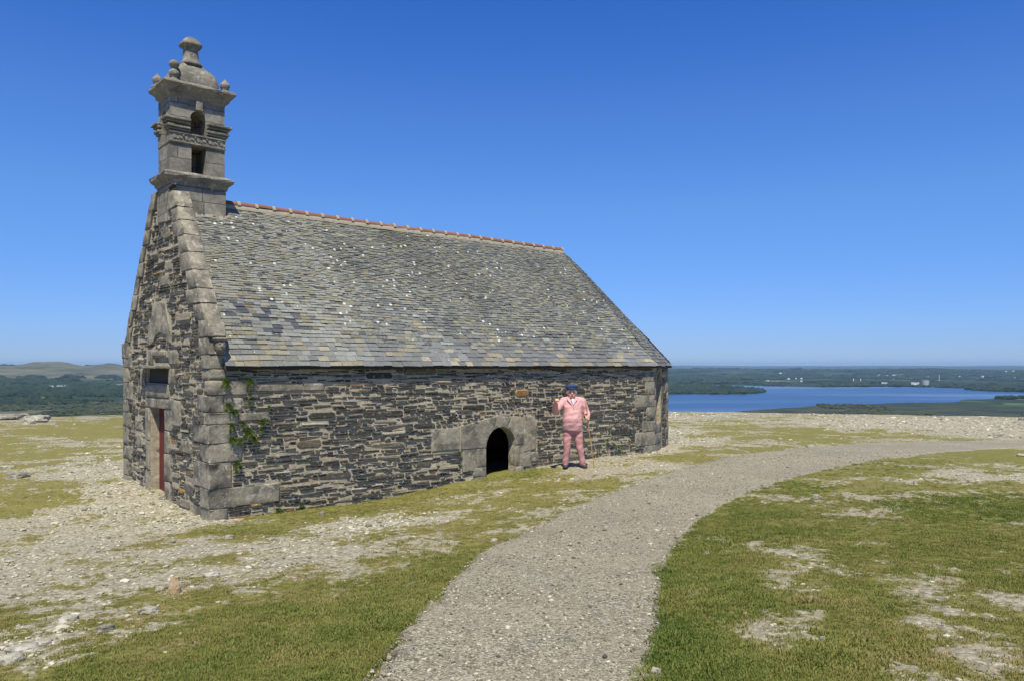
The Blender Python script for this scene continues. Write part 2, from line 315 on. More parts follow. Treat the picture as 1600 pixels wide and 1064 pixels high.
    col = g.mix(g.ramp(g.math('DIVIDE', dist, 200), (.2, 0), (.45, 1)), near, far)
    b = g.math('ADD', g.math('MULTIPLY', v1.outputs['Distance'], -.7), g.math('ADD', g.math('MULTIPLY', nC, .4), nB))
    return g.done(col, .95, bump=b, bs=.8, bd=.03, spec=.15)
M['ground'] = m_ground()
ground = link('ground', grid_mesh('ground', np.stack([GX, GY, GZ], -1), CC), M['ground']); tag(ground, kind='structure')
# path
def m_path():
    g = G('path_grit'); co = g.co()
    v = g.n('TexVoronoi', {'Vector': co, 'Scale': 75.0}); v2 = g.n('TexVoronoi', {'Vector': co, 'Scale': 32.0})
    c = g.n('SeparateColor', {0: v.outputs['Color']}).outputs; c2 = g.n('SeparateColor', {0: v2.outputs['Color']}).outputs
    n0 = g.noise(1.2, co, 5, .6); n1 = g.noise(160, co, 3, .7)
    col = g.ramp(c[0], (0, (.08, .075, .052)), (.3, (.215, .20, .14)), (.7, (.32, .30, .215)), (.93, (.50, .48, .37)))
    col = g.mix(g.ramp(c2[1], (.86, 0), (.9, .8)), col, g.mix(c2[2], (.09, .08, .065), (.52, .50, .42)))
    col = g.mix(g.ramp(n0, (.35, 0), (.65, .5)), col, (.35, .315, .22))
    col = g.mix(g.ramp(g.noise(.55, co, 4, .6), (.42, 0), (.62, .35)), col, (.20, .19, .15))
    col = g.mix(g.ramp(g.noise(2.7, co, 6, .7), (.55, 0), (.7, .4)), col, (.17, .16, .14))
    b = g.math('ADD', g.math('MULTIPLY', v.outputs['Distance'], -1.0), g.math('MULTIPLY', n1, .5))
    return g.done(col, .95, bump=b, bs=.9, bd=.012, spec=.2)
n = 900; ll, lr = resample(EL, n), resample(ER, n); m = 44
tt = np.linspace(-.10, 1.10, m)
PP = ll[:, None, :]*(1-tt)[None, :, None]+lr[:, None, :]*tt[None, :, None]
px_, py_ = PP[..., 0], PP[..., 1]; pd = path_d(px_, py_)
edge = sstep(.10, -.10, pd+(fbm(px_*2.2, py_*2.2, 51, 6, .65)-.5)*.36)
pz = height(px_, py_)+EYE-.045+.06*edge+(fbm(px_*8, py_*8, 52, 3)-.5)*.006
path = link('path', grid_mesh('path', np.stack([px_, py_, pz], -1)), m_path()); tag(path, kind='structure')
# lake
g = G('lake_water'); co = g.co()
wn = g.noise(1/18., co, 6, .7); band = g.noise(1/1500., g.n('Mapping', {'Vector': co, 'Scale': (.35, 2.2, 1)}).outputs[0], 4, .5)
wc = g.mix(g.ramp(band, (.50, 0), (.64, 1)), (.018, .055, .14), (.085, .15, .24))  # pale reflection streaks painted into the water colour
M['water'] = g.done(wc, .32, bump=wn, bs=.5, bd=.6, spec=.5)
lx = [(-9000, 900), (14000, 900), (14000, 9000), (-9000, 9000)]
lake = link('lake', mesh('lake', [(x, y, EYE-151.2) for x, y in lx], [(0, 1, 2, 3)]), M['water']); tag(lake, kind='structure')
# ------------------------------------------------------------------ scatter (stuff)
def scatter(name, pts, rz, sc, variants, label, cat, lush=None):
    me = bpy.data.meshes.new(name); me.vertices.add(len(pts)); me.vertices.foreach_set('co', np.asarray(pts, np.float32).ravel())
    n = len(pts)
    if lush is not None: me.attributes.new('lush', 'FLOAT', 'POINT').data.foreach_set('value', np.asarray(lush, np.float32))
    a = me.attributes.new('rot', 'FLOAT_VECTOR', 'POINT'); a.data.foreach_set('vector', np.c_[np.zeros(n), np.zeros(n), rz].astype(np.float32).ravel())
    sc = np.asarray(sc); sc = sc if sc.ndim == 2 else np.c_[sc, sc, sc]
    a = me.attributes.new('scl', 'FLOAT_VECTOR', 'POINT'); a.data.foreach_set('vector', sc.astype(np.float32).ravel())
    o = link(name, me); tag(o, label, cat, kind='stuff')
    c = bpy.data.collections.new(name+'_source')
    for i, v in enumerate(variants):
        c.objects.link(bpy.data.objects.new('%s_piece' % name, v))
    ng = bpy.data.node_groups.new(name, 'GeometryNodeTree')
    ng.interface.new_socket('Geometry', in_out='INPUT', socket_type='NodeSocketGeometry'); ng.interface.new_socket('Geometry', in_out='OUTPUT', socket_type='NodeSocketGeometry')
    N = ng.nodes; L = ng.links
    gi = N.new('NodeGroupInput'); go = N.new('NodeGroupOutput'); ip = N.new('GeometryNodeInstanceOnPoints'); ci = N.new('GeometryNodeCollectionInfo')
    ci.inputs[0].default_value = c; ci.inputs[1].default_value = True; ci.inputs[2].default_value = True
    ip.inputs['Pick Instance'].default_value = True
    ar = N.new('GeometryNodeInputNamedAttribute'); ar.data_type = 'FLOAT_VECTOR'; ar.inputs[0].default_value = 'rot'
    as_ = N.new('GeometryNodeInputNamedAttribute'); as_.data_type = 'FLOAT_VECTOR'; as_.inputs[0].default_value = 'scl'
    L.new(gi.outputs[0], ip.inputs['Points']); L.new(ci.outputs[0], ip.inputs['Instance'])
    L.new(ar.outputs[0], ip.inputs['Rotation']); L.new(as_.outputs[0], ip.inputs['Scale']); L.new(ip.outputs[0], go.inputs[0])
    md = o.modifiers.new('scatter', 'NODES'); md.node_group = ng
    return o
def sector_pts(n, r0, r1, a0=-37, a1=37, p=1.0):
    a = np.radians(RNG.uniform(a0, a1, n)); r = r0*(r1/r0)**(RNG.random(n)**p); return r*np.sin(a), r*np.cos(a)
def in_chapel(x, y, pad=0.0):
    dx, dy = x+4.72, y-12.; t = dx*.75366+dy*.65726; s = -dx*.65726+dy*.75366
    return (t > -pad) & (t < 12.6+pad) & (s > -pad) & (s < 4.8+pad)
# grass tufts
def m_blades():
    g = G('grass_blades'); r = g.n('ObjectInfo').outputs['Random']; pos = g.n('NewGeometry').outputs['Position']
    n = g.noise(1.6, pos, 5, .65); lu = g.n('Attribute', attribute_name='lush', attribute_type='INSTANCER').outputs['Fac']
    k = g.math('ADD', g.math('MULTIPLY', r, .5), g.math('ADD', g.math('MULTIPLY', g.ramp(n, (.32, 0), (.62, 1)), .35), g.math('MULTIPLY', g.math('SUBTRACT', lu, .45), .7)))
    c = g.ramp(k, (.02, (.42, .34, .15)), (.22, (.28, .25, .085)), (.45, (.24, .25, .06)), (.75, (.15, .19, .036)), (1, (.075, .125, .018)))
    p = g.n('BsdfPrincipled', {'Base Color': c, 'Roughness': .6, 'Specular IOR Level': .3}); t = g.n('BsdfTranslucent', {'Color': c})
    mx = g.n('MixShader', {0: .3, 1: p.outputs[0], 2: t.outputs[0]}); g.t.links.new(mx.outputs[0], g.out.inputs[0]); return g.m
M['blade'] = m_blades()
def tuft(seed, nb=24, rad=.046, h=.022):
    r = random.Random(seed); V = []; Fc = []
    for i in range(nb):
        a = r.uniform(0, 6.28); d = rad*math.sqrt(r.random()); x, y = d*math.cos(a), d*math.sin(a)
        hh = h*r.uniform(.5, 1.25); w = r.uniform(.0012, .0022)*1.6; la = r.uniform(0, 6.28); lean = hh*r.uniform(.2, 1.1)
        px, py = math.cos(la+1.57)*w, math.sin(la+1.57)*w; k = len(V)
        V += [(x-px, y-py, -.006), (x+px, y+py, -.006), (x+lean*.4*math.cos(la)+px*.7, y+lean*.4*math.sin(la)+py*.7, hh*.6), (x+lean*.4*math.cos(la)-px*.7, y+lean*.4*math.sin(la)-py*.7, hh*.6), (x+lean*math.cos(la), y+lean*math.sin(la), hh)]
        Fc += [(k, k+1, k+2, k+3), (k+3, k+2, k+4)]
    me = mesh('tuft', V, Fc); me.materials.append(M['blade']); return me
x, y = sector_pts(260000, 3.2, 19, p=.85)
m_, p_, l_, g_ = cover(x, y); pdd = path_d(x, y)
pr = m_*np.where(l_ > .45, .9, .5)*sstep(20, 12, np.hypot(x, y))
pr *= .35+.65*sstep(.62, .45, fbm(x*2.1, y*2.1, 91, 5, .75))
keep = (RNG.random(len(x)) < pr*.95) & (pdd > -.45*np.clip(fbm(x*2.5, y*2.5, 97, 4)-.52, 0, 1)-.02) & ~in_chapel(x, y, .02)
x, y, l_ = x[keep], y[keep], l_[keep]
zz = height(x, y)+EYE+m_[keep]*(fbm(x*5, y*5, 33, 3)-.5)*.03
scatter('turf_grass', np.c_[x, y, zz], RNG.uniform(0, 6.28, len(x)), RNG.uniform(.45, 1.1, len(x))*(.55+.5*l_)*(.65+.9*fbm(x*1.7, y*1.7, 95, 4))*np.where(RNG.random(len(x)) < .02, 1.7, 1), [tuft(i) for i in range(5)], 'short worn turf growing in patches over the stony summit beside the path', 'grass', l_)
print('tufts', len(x))
# gravel
def rockmesh(seed, mat, flat=.55, sub=1, jit=.25):
    r = random.Random(seed); bm = bmesh.new(); bmesh.ops.create_icosphere(bm, subdivisions=sub, radius=1)
    sx, sy = r.uniform(.7, 1.2), r.uniform(.6, 1.0)
    off = Vector((r.uniform(0, 99), r.uniform(0, 99), 0))
    for v in bm.verts:
        k = 1+r.uniform(-jit, jit); v.co = Vector((v.co.x*sx*k, v.co.y*sy*k, v.co.z*flat*k))
        m_ = max(abs(v.co.x)/sx, abs(v.co.y)/sy); 
    return bm_mesh('rock', bm) if mat is None else (lambda me: (me.materials.append(mat), me)[1])(bm_mesh('rock', bm))
g = G('gravel_stone'); r = g.n('ObjectInfo').outputs['Random']; nn = g.noise(3, g.co(), 4)
c = g.ramp(r, (0, (.20, .185, .13)), (.35, (.42, .40, .30)), (.75, (.58, .56, .43)), (1, (.70, .68, .55)))
M['gravel'] = g.done(g.mix(nn, c, g.mix(1.0, c, (.75, .74, .70), 'MULTIPLY')), .9, bump=nn, bs=.4, bd=.1)
g = G('grit_stone'); r = g.n('ObjectInfo').outputs['Random']
M['grit'] = g.done(g.ramp(r, (0, (.06, .055, .042)), (.35, (.17, .155, .11)), (.75, (.29, .27, .19)), (1, (.55, .52, .41))), .9)
x, y = sector_pts(150000, 3.6, 46, p=.8)
m_, p_, l_, g_ = cover(x, y); pdd = path_d(x, y); rad = np.hypot(x, y)
keep = (RNG.random(len(x)) < (1-m_)*np.clip(p_-.35, 0, 1)**1.5*1.6*sstep(0, .7, pdd)+.004) & (pdd > .02) & ~in_chapel(x, y, -.02)
x, y, p_, rad = x[keep], y[keep], p_[keep], rad[keep]
s = RNG.gamma(2.2, .0050, len(x))*(.30+.8*p_)*(.65+.05*rad)
scatter('gravel', np.c_[x, y, height(x, y)+EYE+.2*s], RNG.uniform(0, 6.28, len(x)), np.c_[s*1.2, s*.9, s*.8], [rockmesh(i, M['gravel']) for i in range(6)], 'pale broken stones and gravel strewn over the bare ground around the chapel', 'gravel')
print('gravel', len(x))
# crumbs of grit on the path
x, y = sector_pts(150000, 3.4, 20, -20, 37); k = path_d(x, y) < -.02; x, y = x[k], y[k]; s = RNG.gamma(2.0, .0015, len(x))*(1+.05*np.hypot(x, y))*np.where(RNG.random(len(x)) < .02, 2.2, 1)
scatter('path_grit', np.c_[x, y, height(x, y)+EYE+.014+.2*s], RNG.uniform(0, 6.28, len(x)), s, [rockmesh(20+i, M['grit']) for i in range(3)], 'loose grit and pebbles lying on the gravel path', 'grit')
# ------------------------------------------------------------------ distant woods
def m_leaf(name, a, b, sc=1/40.):
    g = G(name); r = g.n('ObjectInfo').outputs['Random']; pos = g.n('NewGeometry').outputs['Position']
    n = g.noise(sc, pos, 5, .8)
    c = g.mix(g.math('ADD', g.math('MULTIPLY', r, .5), g.math('MULTIPLY', n, .5)), a, b)
    return g.done(c, .9, bump=g.noise(sc*6, pos, 4, .8), bs=1.0, bd=4, spec=.1)
M['wood'] = m_leaf('far_foliage', (.006, .016, .008), (.04, .062, .022)); M['scrub'] = m_leaf('heath_scrub', (.02, .03, .014), (.085, .095, .045))
def clump(seed, mat):
    r = random.Random(seed); bm = bmesh.new()
    for i in range(6):
        t = bmesh.ops.create_icosphere(bm, subdivisions=2, radius=r.uniform(.28, .5))['verts']
        o = Vector((r.uniform(-.7, .7), r.uniform(-.6, .6), r.uniform(.25, .55)))
        for v in t: v.co = v.co*(1+r.uniform(-.18, .18))+o; v.co.z = max(v.co.z, -.1)
    me = bm_mesh('clump', bm); me.materials.append(mat); return me
x, y = sector_pts(120000, 2450, 15000, -38, 38, p=.85); R = np.hypot(x, y); az = np.degrees(np.arctan2(x, y))
w = fbm(x/900., y/900., 61, 4)+.35*(fbm(x/200., y/200., 62, 3)-.5)
wb = (fbm(x/260., y/260., 41, 4)-.5)*190
wet = (inpoly(x+wb*.4, y+wb, LAKE) & ~inpoly(x+wb*.4, y+wb*.6, ISLE)) | inpoly(x, y, POND)
isl = inpoly(x, y, ISLE)
hz = height(x, y)
thr = np.where(az < -15, np.where(R > 4100, .36, np.where(R > 3300, .58, .72)), .52); thr = np.where((az < -15) & (hz > -92-12*np.sin(az*3)), .80, thr); thr = np.where((az > 0) & (R < 4100), .86, thr)
nf = ~((x > px_plain(1230, 604)[0]-200) & (R > 6200) & (R < 9500) & (az > 19.5) & (az < 31) & (fbm(x/330., y/330., 66, 3) > .55))
k = (w+.12*(RNG.random(len(x))-.5) > thr) & ~wet & nf | (isl & (RNG.random(len(x)) < .8))
x, y, R, hz, isl, az = x[k], y[k], R[k], hz[k], isl[k], az[k]
s = RNG.gamma(6, .17, len(x))
sx = s*np.interp(R, [2500, 15000], [13, 42]); sz = s*np.interp(R, [2500, 6000, 15000], [9, 12, 15])
scatter('distant_woodland', np.c_[x, y, np.maximum(hz, -150.5)+EYE-1], RNG.uniform(0, 6.28, len(x)), np.c_[sx, sx, sz], [clump(i, M['wood']) for i in range(5)], 'far-off dark green woods covering the plain and the shores of the lake', 'woodland')
print('wood', len(x))
x, y = sector_pts(30000, 1900, 3400, -38, 38); az = np.degrees(np.arctan2(x, y)); wb = (fbm(x/260., y/260., 41, 4)-.5)*190
k = ~(inpoly(x+wb*.4, y+wb, LAKE)) & (fbm(x/250., y/250., 71, 4) > np.where(az < 0, .42, .60)); x, y = x[k], y[k]; s = RNG.gamma(3, 1.3, len(x))
scatter('heath_scrub', np.c_[x, y, height(x, y)+EYE-.5], RNG.uniform(0, 6.28, len(x)), np.c_[s*2.2, s*2.2, s], [clump(10+i, M['scrub']) for i in range(4)], 'grey green scrub dotted over the heath below the summit', 'scrub')
# stand of tall trees on the spit in the lake, spinney on the left hill
def grove(name, px, py, wpx, h, label, cat='trees', n=26, z=-150.):
    X, Y = px_plain(px, py, z); W = wpx/F*Y; bm = bmesh.new(); r = random.Random(px)
    for i in range(n):
        u_ = r.uniform(-1, 1); hh = h*(1-.45*u_*u_)*r.uniform(.8, 1.05)
        t = bmesh.ops.create_icosphere(bm, subdivisions=2, radius=1)['verts']; cr = W/n*2.3
        for v in t:
            v.co = v.co*(1+r.uniform(-.14, .14)); v.co = Vector((v.co.x*cr+u_*W/2, v.co.y*cr+0, v.co.z*hh*.5+hh*.5))
        dy = r.uniform(-60, 60)
        for v in t: v.co.y += dy
    o = link(name, bm_mesh(name, bm), M['wood']); o.location = (X, Y, z+EYE-1); tag(o, label, cat, kind='stuff')
grove('grove', 1143, 610, 26, 30, 'dense round grove of tall trees on the spit in the lake')
grove('grove', 1112, 606.5, 19, 22, 'flat topped dark copse behind the spit, left of the round grove', n=18)
grove('grove', 1057, 606.5, 16, 26, 'dark copse on the lake spit nearest the chapel wall', n=16)
# ------------------------------------------------------------------ far buildings
M['white'] = plain('white_render', (.78, .77, .74), .8, .05); M['farroof'] = plain('far_slate', (.12, .13, .15), .7)
M['concrete'] = plain('concrete', (.36, .34, .32), .9, .12, .05); M['ochre'] = plain('ochre_wall', (.40, .30, .20), .9)
def gz(x, y): return float(max(height(np.array([x]), np.array([y]))[0], -150.5))+EYE
def bbox(bm, x0, x1, y0, y1, z0, z1, mi=0):
    vs = [bm.verts.new((x, y, z)) for z in (z0, z1) for x, y in ((x0, y0), (x1, y0), (x1, y1), (x0, y1))]
    for f in ((3,2,1,0),(4,5,6,7),(0,1,5,4),(1,2,6,5),(2,3,7,6),(3,0,4,7)): bm.faces.new([vs[i] for i in f]).material_index = mi
    return vs
def house_me(w, d, h, rh, wall='white'):
    bm = bmesh.new(); bbox(bm, -w/2, w/2, -d/2, d/2, -3, h)
    a = [bm.verts.new(p) for p in ((-w/2-.3, -d/2-.4, h+.01), (w/2+.3, -d/2-.4, h+.01), (w/2+.3, d/2+.4, h+.01), (-w/2-.3, d/2+.4, h+.01), (-w/2-.3, 0, h+rh), (w/2+.3, 0, h+rh))]
    for f in ((0,1,5,4),(2,3,4,5),(0,4,3),(1,2,5),(3,2,1,0)): bm.faces.new([a[i] for i in f]).material_index = 1
    bbox(bm, w/2-1.5, w/2-.3, -.5, .5, h, h+rh+1.2)
    me = bm_mesh('far_house', bm); me.materials.append(M[wall]); me.materials.append(M['farroof']); return me
hm = house_me(17, 9, 6, 3.5); r = random.Random(4)
def at_px(px, py):                                # first far ground point under the pixel
    rx = (px-800)/F; Y = np.geomspace(2300, 16000, 1500); q = (HOR-py)/F
    g = np.maximum(height(Y*rx, Y), -150.5); i = int(np.argmax(Y*q < g)); i = i if i else 900
    return Y[i]*rx, Y[i], g[i]+EYE
for i in range(46):
    if i < 30: px, py = r.gauss(1395, 30), r.uniform(586, 592.5)
    elif i < 40: px, py = r.uniform(1180, 1260), r.uniform(582, 597)
    else: px, py = r.uniform(1440, 1590), r.uniform(579, 596)
    X, Y, Z = at_px(px, py)
    o = link('far_house', hm); o.location = (X, Y, Z+4); o.rotation_euler.z = r.uniform(-.6, .6); s = r.uniform(.7, 1.3)*Y/7500; o.scale = (s, s, s)
    tag(o, 'tiny white house with a slate roof among trees beyond the lake', 'house', 'white houses of the village beyond the lake')
def thing_at(name, px, py, label, cat, z=None):
    X, Y, Z = at_px(px, py); return empty(name, (X, Y, Z), -math.atan2(X, Y), label=label, cat=cat), Y
# reactor building, white hall, masts
t, Y = thing_at('reactor_building', 1446, 601.5, 'large round concrete power station tower on the far shore', 'power station')
k = Y/F; bm = bmesh.new(); bmesh.ops.create_cone(bm, cap_ends=True, segments=48, radius1=5.2*k, radius2=5.2*k, depth=9.5*k)
bmesh.ops.translate(bm, verts=bm.verts, vec=(0, 0, 3.2*k)); link('drum', bm_mesh('drum', bm), M['concrete'], t)
bm = bmesh.new(); bmesh.ops.create_cone(bm, cap_ends=True, segments=48, radius1=5.3*k, radius2=4.2*k, depth=.5*k); bmesh.ops.translate(bm, verts=bm.verts, vec=(0, 0, 8.2*k)); link('roof', bm_mesh('roof', bm), M['farroof'], t)
for px, py, w, h, lab in ((1430, 601.5, 11, 4.2, 'long white industrial hall beside the round power station tower'), (1382, 600.5, 8, 3.2, 'low white works building on the far shore, left of the white hall'), (1370, 602.5, 2.5, 2, 'small white hut at the water edge of the far shore')):
    t, Y = thing_at('industrial_hall', px, py, lab, 'building'); k = Y/F
    bm = bmesh.new(); bbox(bm, -w*k/2, w*k/2, -4*k, 4*k, -2*k, h*k); link('hall_wall', bm_mesh('hall', bm), M['white'], t)
    bm = bmesh.new(); bbox(bm, -w*k/2-2, w*k/2+2, -4*k-2, 4*k+2, h*k+.2, h*k+.35*k); link('roof', bm_mesh('roof', bm), M['white' if w > 3 else 'farroof'], t)
for px, py, h, w, lab in ((1333.5, 598, 7, 1.3, 'left of two short white chimneys on the far shore'), (1344.8, 598, 7, 1.1, 'right of two short white chimneys on the far shore'), (1467.5, 594.5, 9.5, .7, 'tall thin white mast in woods right of the power station')):
    t, Y = thing_at('chimney', px, py, lab, 'chimney'); k = Y/F
    bm = bmesh.new(); bmesh.ops.create_cone(bm, cap_ends=True, segments=16, radius1=w*k*.55, radius2=w*k*.4, depth=h*k+20); bmesh.ops.translate(bm, verts=bm.verts, vec=(0, 0, h*k/2-10)); link('stack', bm_mesh('stack', bm), M['white'], t)
    bm = bmesh.new(); bmesh.ops.create_cone(bm, cap_ends=True, segments=16, radius1=w*k*.52, radius2=w*k*.52, depth=.4*k); bmesh.ops.translate(bm, verts=bm.verts, vec=(0, 0, h*k+.1*k)); link('rim', bm_mesh('rim', bm), M['concrete'], t)
for px, py, w, h, lab in ((77, 606.5, 11, 2.4, 'long pale farm building at left in the woods of the plain'), (93, 606.5, 7, 3, 'white farm building, middle one in the woods left of the chapel'), (103, 606.5, 5, 3, 'small white barn at the right end of the farm in the woods'), (185, 606, 12, 4, 'grey stone farmhouse in the woods close to the chapel corner')):
    X, Y, Z = at_px(px, py); k = Y/F; o = link('farm_building', house_me(w*k, 4*k, h*k*.6, h*k*.45, 'concrete' if w == 12 else 'white')); o.location = (X, Y, Z+10); o.rotation_euler.z = -math.atan2(X, Y)+.2
    tag(o, lab, 'farm building')
# ------------------------------------------------------------------ THE CHAPEL (local frame: x along the nave, y across, -y = south face seen, -x = west gable)
CH = empty('chapel', (-4.72, 12.0, 0), math.atan2(.65726, .75366), label='old stone chapel with slate roof and granite bell tower on the bare summit', cat='chapel')
LX, WY, RY, RZ, REX = 10.93, 4.80, 2.30, 5.50, 9.97     # length, width, ridge y, ridge z, ridge end x
CX, CY = 12.55, .786                                   # end of the canted apse wall
SL = [(.0, 2.98), (2.30, 6.46), (4.80, 2.79)]           # outer line of the gable coping
def slope_s(z, side):                                  # y of the coping line at height z
    if side == 0: return 0 if z < 2.98 else (z-2.98)/1.52
    return WY if z < 2.79 else WY-(z-2.79)/1.47
class Frame:
    def __init__(s, o, a, n): s.o = Vector(o); s.a = Vector(a).normalized(); s.n = Vector(n).normalized(); s.z = Vector((0, 0, 1))
    def __call__(s, u, z, d): return s.o+s.a*u+s.z*z+s.n*d
FS = Frame((0, 0, 0), (1, 0, 0), (0, -1, 0)); FW = Frame((0, 0, 0), (0, 1, 0), (-1, 0, 0))
cd = Vector((CX-LX, CY, 0)); CL = cd.length; cd.normalize()
FC = Frame((LX, 0, 0), cd, (cd.y, -cd.x, 0)); FE = Frame((CX, CY, 0), (0, 1, 0), (1, 0, 0))
FN = Frame((LX, WY, 0), (-1, 0, 0), (0, 1, 0)); FC2 = Frame((CX, WY-CY, 0), (-cd.x, cd.y, 0), (cd.y, cd.x, 0))
class Buf:
    def __init__(s): s.V = []; s.F = []; s.C = []
    def build(s, name, mat, parent): o = link(name, mesh(name, s.V, s.F, s.C), mat, parent); return o
rs = random.Random(3)
def _into(s, wall):                                    # the stones join the mesh of their wall
    w = wall.data; w.materials.append(M['stone'])
    if 'Col' not in w.color_attributes:
        a = w.color_attributes.new('Col', 'FLOAT_COLOR', 'POINT'); a.data.foreach_set('color', [1.0]*(4*len(w.vertices)))
    rub = mesh('r', s.V, s.F, s.C); bm = bmesh.new(); bm.from_mesh(w); n = len(bm.faces); bm.from_mesh(rub); bm.faces.ensure_lookup_table()
    for f in bm.faces[n:]: f.material_index = 1
    bm.to_mesh(w); bm.free()
Buf.into = _into
def stone(buf, fr, pts, out, col, bevel=.012, inn=-.05):
    n = len(pts); cu = sum(p[0] for p in pts)/n; cz = sum(p[1] for p in pts)/n; k = len(buf.V)
    tu, tz = rs.uniform(-.05, .05), rs.uniform(-.12, .12)
    w = max(abs(p[0]-cu) for p in pts); h = max(abs(p[1]-cz) for p in pts)
    for (u, z) in pts: buf.V.append(fr(u, z, inn))
    for (u, z) in pts: buf.V.append(fr(u, z, out-bevel*rs.uniform(.8, 1.5)))
    for (u, z) in pts:
        iu = u-(u-cu)/max(w, 1e-6)*min(bevel*.8, w*.4); iz = z-(z-cz)/max(h, 1e-6)*min(bevel*.7, h*.45)
        buf.V.append(fr(iu, iz, out+tu*(u-cu)+tz*(z-cz)+rs.uniform(-.004, .004)))
    buf.V.append(fr(cu, cz, out+rs.uniform(-.003, .006)))
    for i in range(n):
        j = (i+1) % n
        buf.F += [(k+i, k+j, k+n+j, k+n+i), (k+n+i, k+n+j, k+2*n+j, k+2*n+i), (k+2*n+i, k+2*n+j, k+3*n)]
    buf.C += [col]*(3*n+1)
def outline(s0, s1, z0, z1, j=.25):
    h = z1-z0; w = s1-s0; c = min(h*.5, w*.36); sh = rs.uniform(-.05, .05) if w < .6 else 0; um = (s0+s1)/2
    P = [(s0, z0+c*rs.uniform(.5, 1)), (s0+c*rs.uniform(.3, 1.1), z0), (s0+w*.5, z0), (s1-c*rs.uniform(.3, 1.1), z0), (s1, z0+c*rs.uniform(.5, 1)),
         (s1, z1-c*rs.uniform(.4, 1)), (s1-c*rs.uniform(.3, 1.2), z1), (s0+w*rs.uniform(.3, .7), z1), (s0+c*rs.uniform(.3, 1.2), z1), (s0, z1-c*rs.uniform(.4, 1))]
    return [(a+rs.uniform(-1, 1)*j*.2*h, b+rs.uniform(-1, 1)*j*.24*h+sh*(a-um)*(j > .2)) for a, b in P]
def schist(z, u, wall):
    r = rs.random(); v = rs.uniform(.75, 1.3)
    if r < .50: c = (.056, .054, .048)
    elif r < .68: c = (.092, .09, .078)
    elif r < .83: c = (.135, .118, .088)
    elif r < .945: c = (.215, .20, .16)
    elif r < .962: c = (.24, .135, .045)
    else: c = (.32, .31, .265)
    li = .25+.55*(z < .75)*rs.random()+.25*rs.random()
    if wall == 'S' and u > 8 and z < 1.0 and rs.random() < .22: c = (.13, .125, .035)
    return (c[0]*v*1.06, c[1]*v, c[2]*v*.88, li)
def rubble(buf, fr, lim, z0, z1, holes, wall, hmin=.028, hmax=.07, lmin=.10, lmax=.46, big=40, W=11, gap=.014):
    holes = list(holes)
    for i in range(big):                              # larger stones first
        w, h = rs.uniform(.28, .85), rs.uniform(.075, .135); u = rs.uniform(.05, W-w); z = rs.uniform(z0, z1-h)
        l = lim(z+h/2)
        if u < l[0] or u+w > l[1] or any(a < u+w+.02 and b > u-.02 and c < z+h+.02 and d > z-.02 for a, b, c, d in holes): continue
        holes.append((u-.008, u+w+.008, z-.008, z+h+.008)); stone(buf, fr, outline(u, u+w, z, z+h, .15), rs.uniform(.008, .03), schist(z, u, wall), .014)
    z = z0
    while z < z1:
        h = rs.uniform(hmin, hmax)*rs.choice((.8, 1, 1, 1.35)); h = min(h, z1-z+.01); ph = rs.uniform(0, 9)
        l = lim(z+h/2); iv = [(l[0], l[1])]
        for a, b, c, d in holes:
            if c < z+h*.8 and d > z+h*.2:
                nv = []
                for p, q in iv:
                    if b <= p or a >= q: nv.append((p, q)); continue
                    if a > p: nv.append((p, a))
                    if b < q: nv.append((b, q))
                iv = nv
        for p, q in iv:
            u = p
            while u < q-.03:
                w = rs.uniform(lmin, lmax)*rs.choice((.6, 1, 1, 1.4))*(.55+h/.06*.45)*(.5+1.1*float(fbm(u*.8, z*1.3+3, 83, 3)))
                if q-(u+w) < .07: w = q-u
                dz = .022*math.sin(u*1.7+ph)+.014*math.sin(u*5.1+ph*2)+rs.uniform(-.006, .006)
                dz *= min(1, (u-p)/.2+.2, (q-u-w)/.2+.2) if q-u-w > -.01 else 1
                g = gap*rs.uniform(.5, 1.6)*(.5+1.1*float(vn(u*.7, z*1.1, 85))); gz_ = gap*rs.uniform(.35, 1.2)
                if w > .05 and rs.random() > .03:
                    if h > .06 and rs.random() < .3:
                        m = z+h*rs.uniform(.4, .6)
                        stone(buf, fr, outline(u+g/2, u+w-g/2, z+dz+gz_/2, m+dz-gz_/3), rs.uniform(.0, .035), schist(z, u, wall))
                        stone(buf, fr, outline(u+g/2, u+w-g/2, m+dz+gz_/3, z+h+dz-gz_/2), rs.uniform(.0, .035), schist(z, u, wall))
                    else: stone(buf, fr, outline(u+g/2, u+w-g/2, z+dz+gz_/2, z+h+dz-gz_/2, .6), rs.uniform(-.002, .030), schist(z, u, wall))
                u += w
        z += h
def ngon_prism(pts3, vec):                            # closed prism: outline of 3D points pushed by vec
    bm = bmesh.new(); a = [bm.verts.new(p) for p in pts3]; b = [bm.verts.new(Vector(p)+vec) for p in pts3]
    n = len(a); bm.faces.new(a); bm.faces.new(b[::-1])
    for i in range(n): bm.faces.new((a[i], b[i], b[(i+1) % n], a[(i+1) % n])[::-1])
    bmesh.ops.recalc_face_normals(bm, faces=bm.faces); return bm
def bool_cut(o, cutters):
    for c in cutters:
        co = bpy.data.objects.new('cut', c); COL.objects.link(co)
        if o.parent: co.parent = o.parent
        md = o.modifiers.new('b', 'BOOLEAN'); md.object = co; md.operation = 'DIFFERENCE'; md.solver = 'EXACT'
        bpy.context.view_layer.update(); dg = bpy.context.evaluated_depsgraph_get()
        me = bpy.data.meshes.new_from_object(o.evaluated_get(dg)); o.modifiers.clear(); o.data = me; bpy.data.objects.remove(co)
def arch_pts(c, w, z0, zs, rise, n=10):               # outline: door foot left -> arch -> foot right
    P = [(c-w, z0), (c-w, zs)]
    P += [(c-w*math.cos(math.pi*i/n), zs+rise*math.sin(math.pi*i/n)) for i in range(1, n)]
    return P+[(c+w, zs), (c+w, z0)]
TH = .5; TYA, TYB = 1.98, 2.68
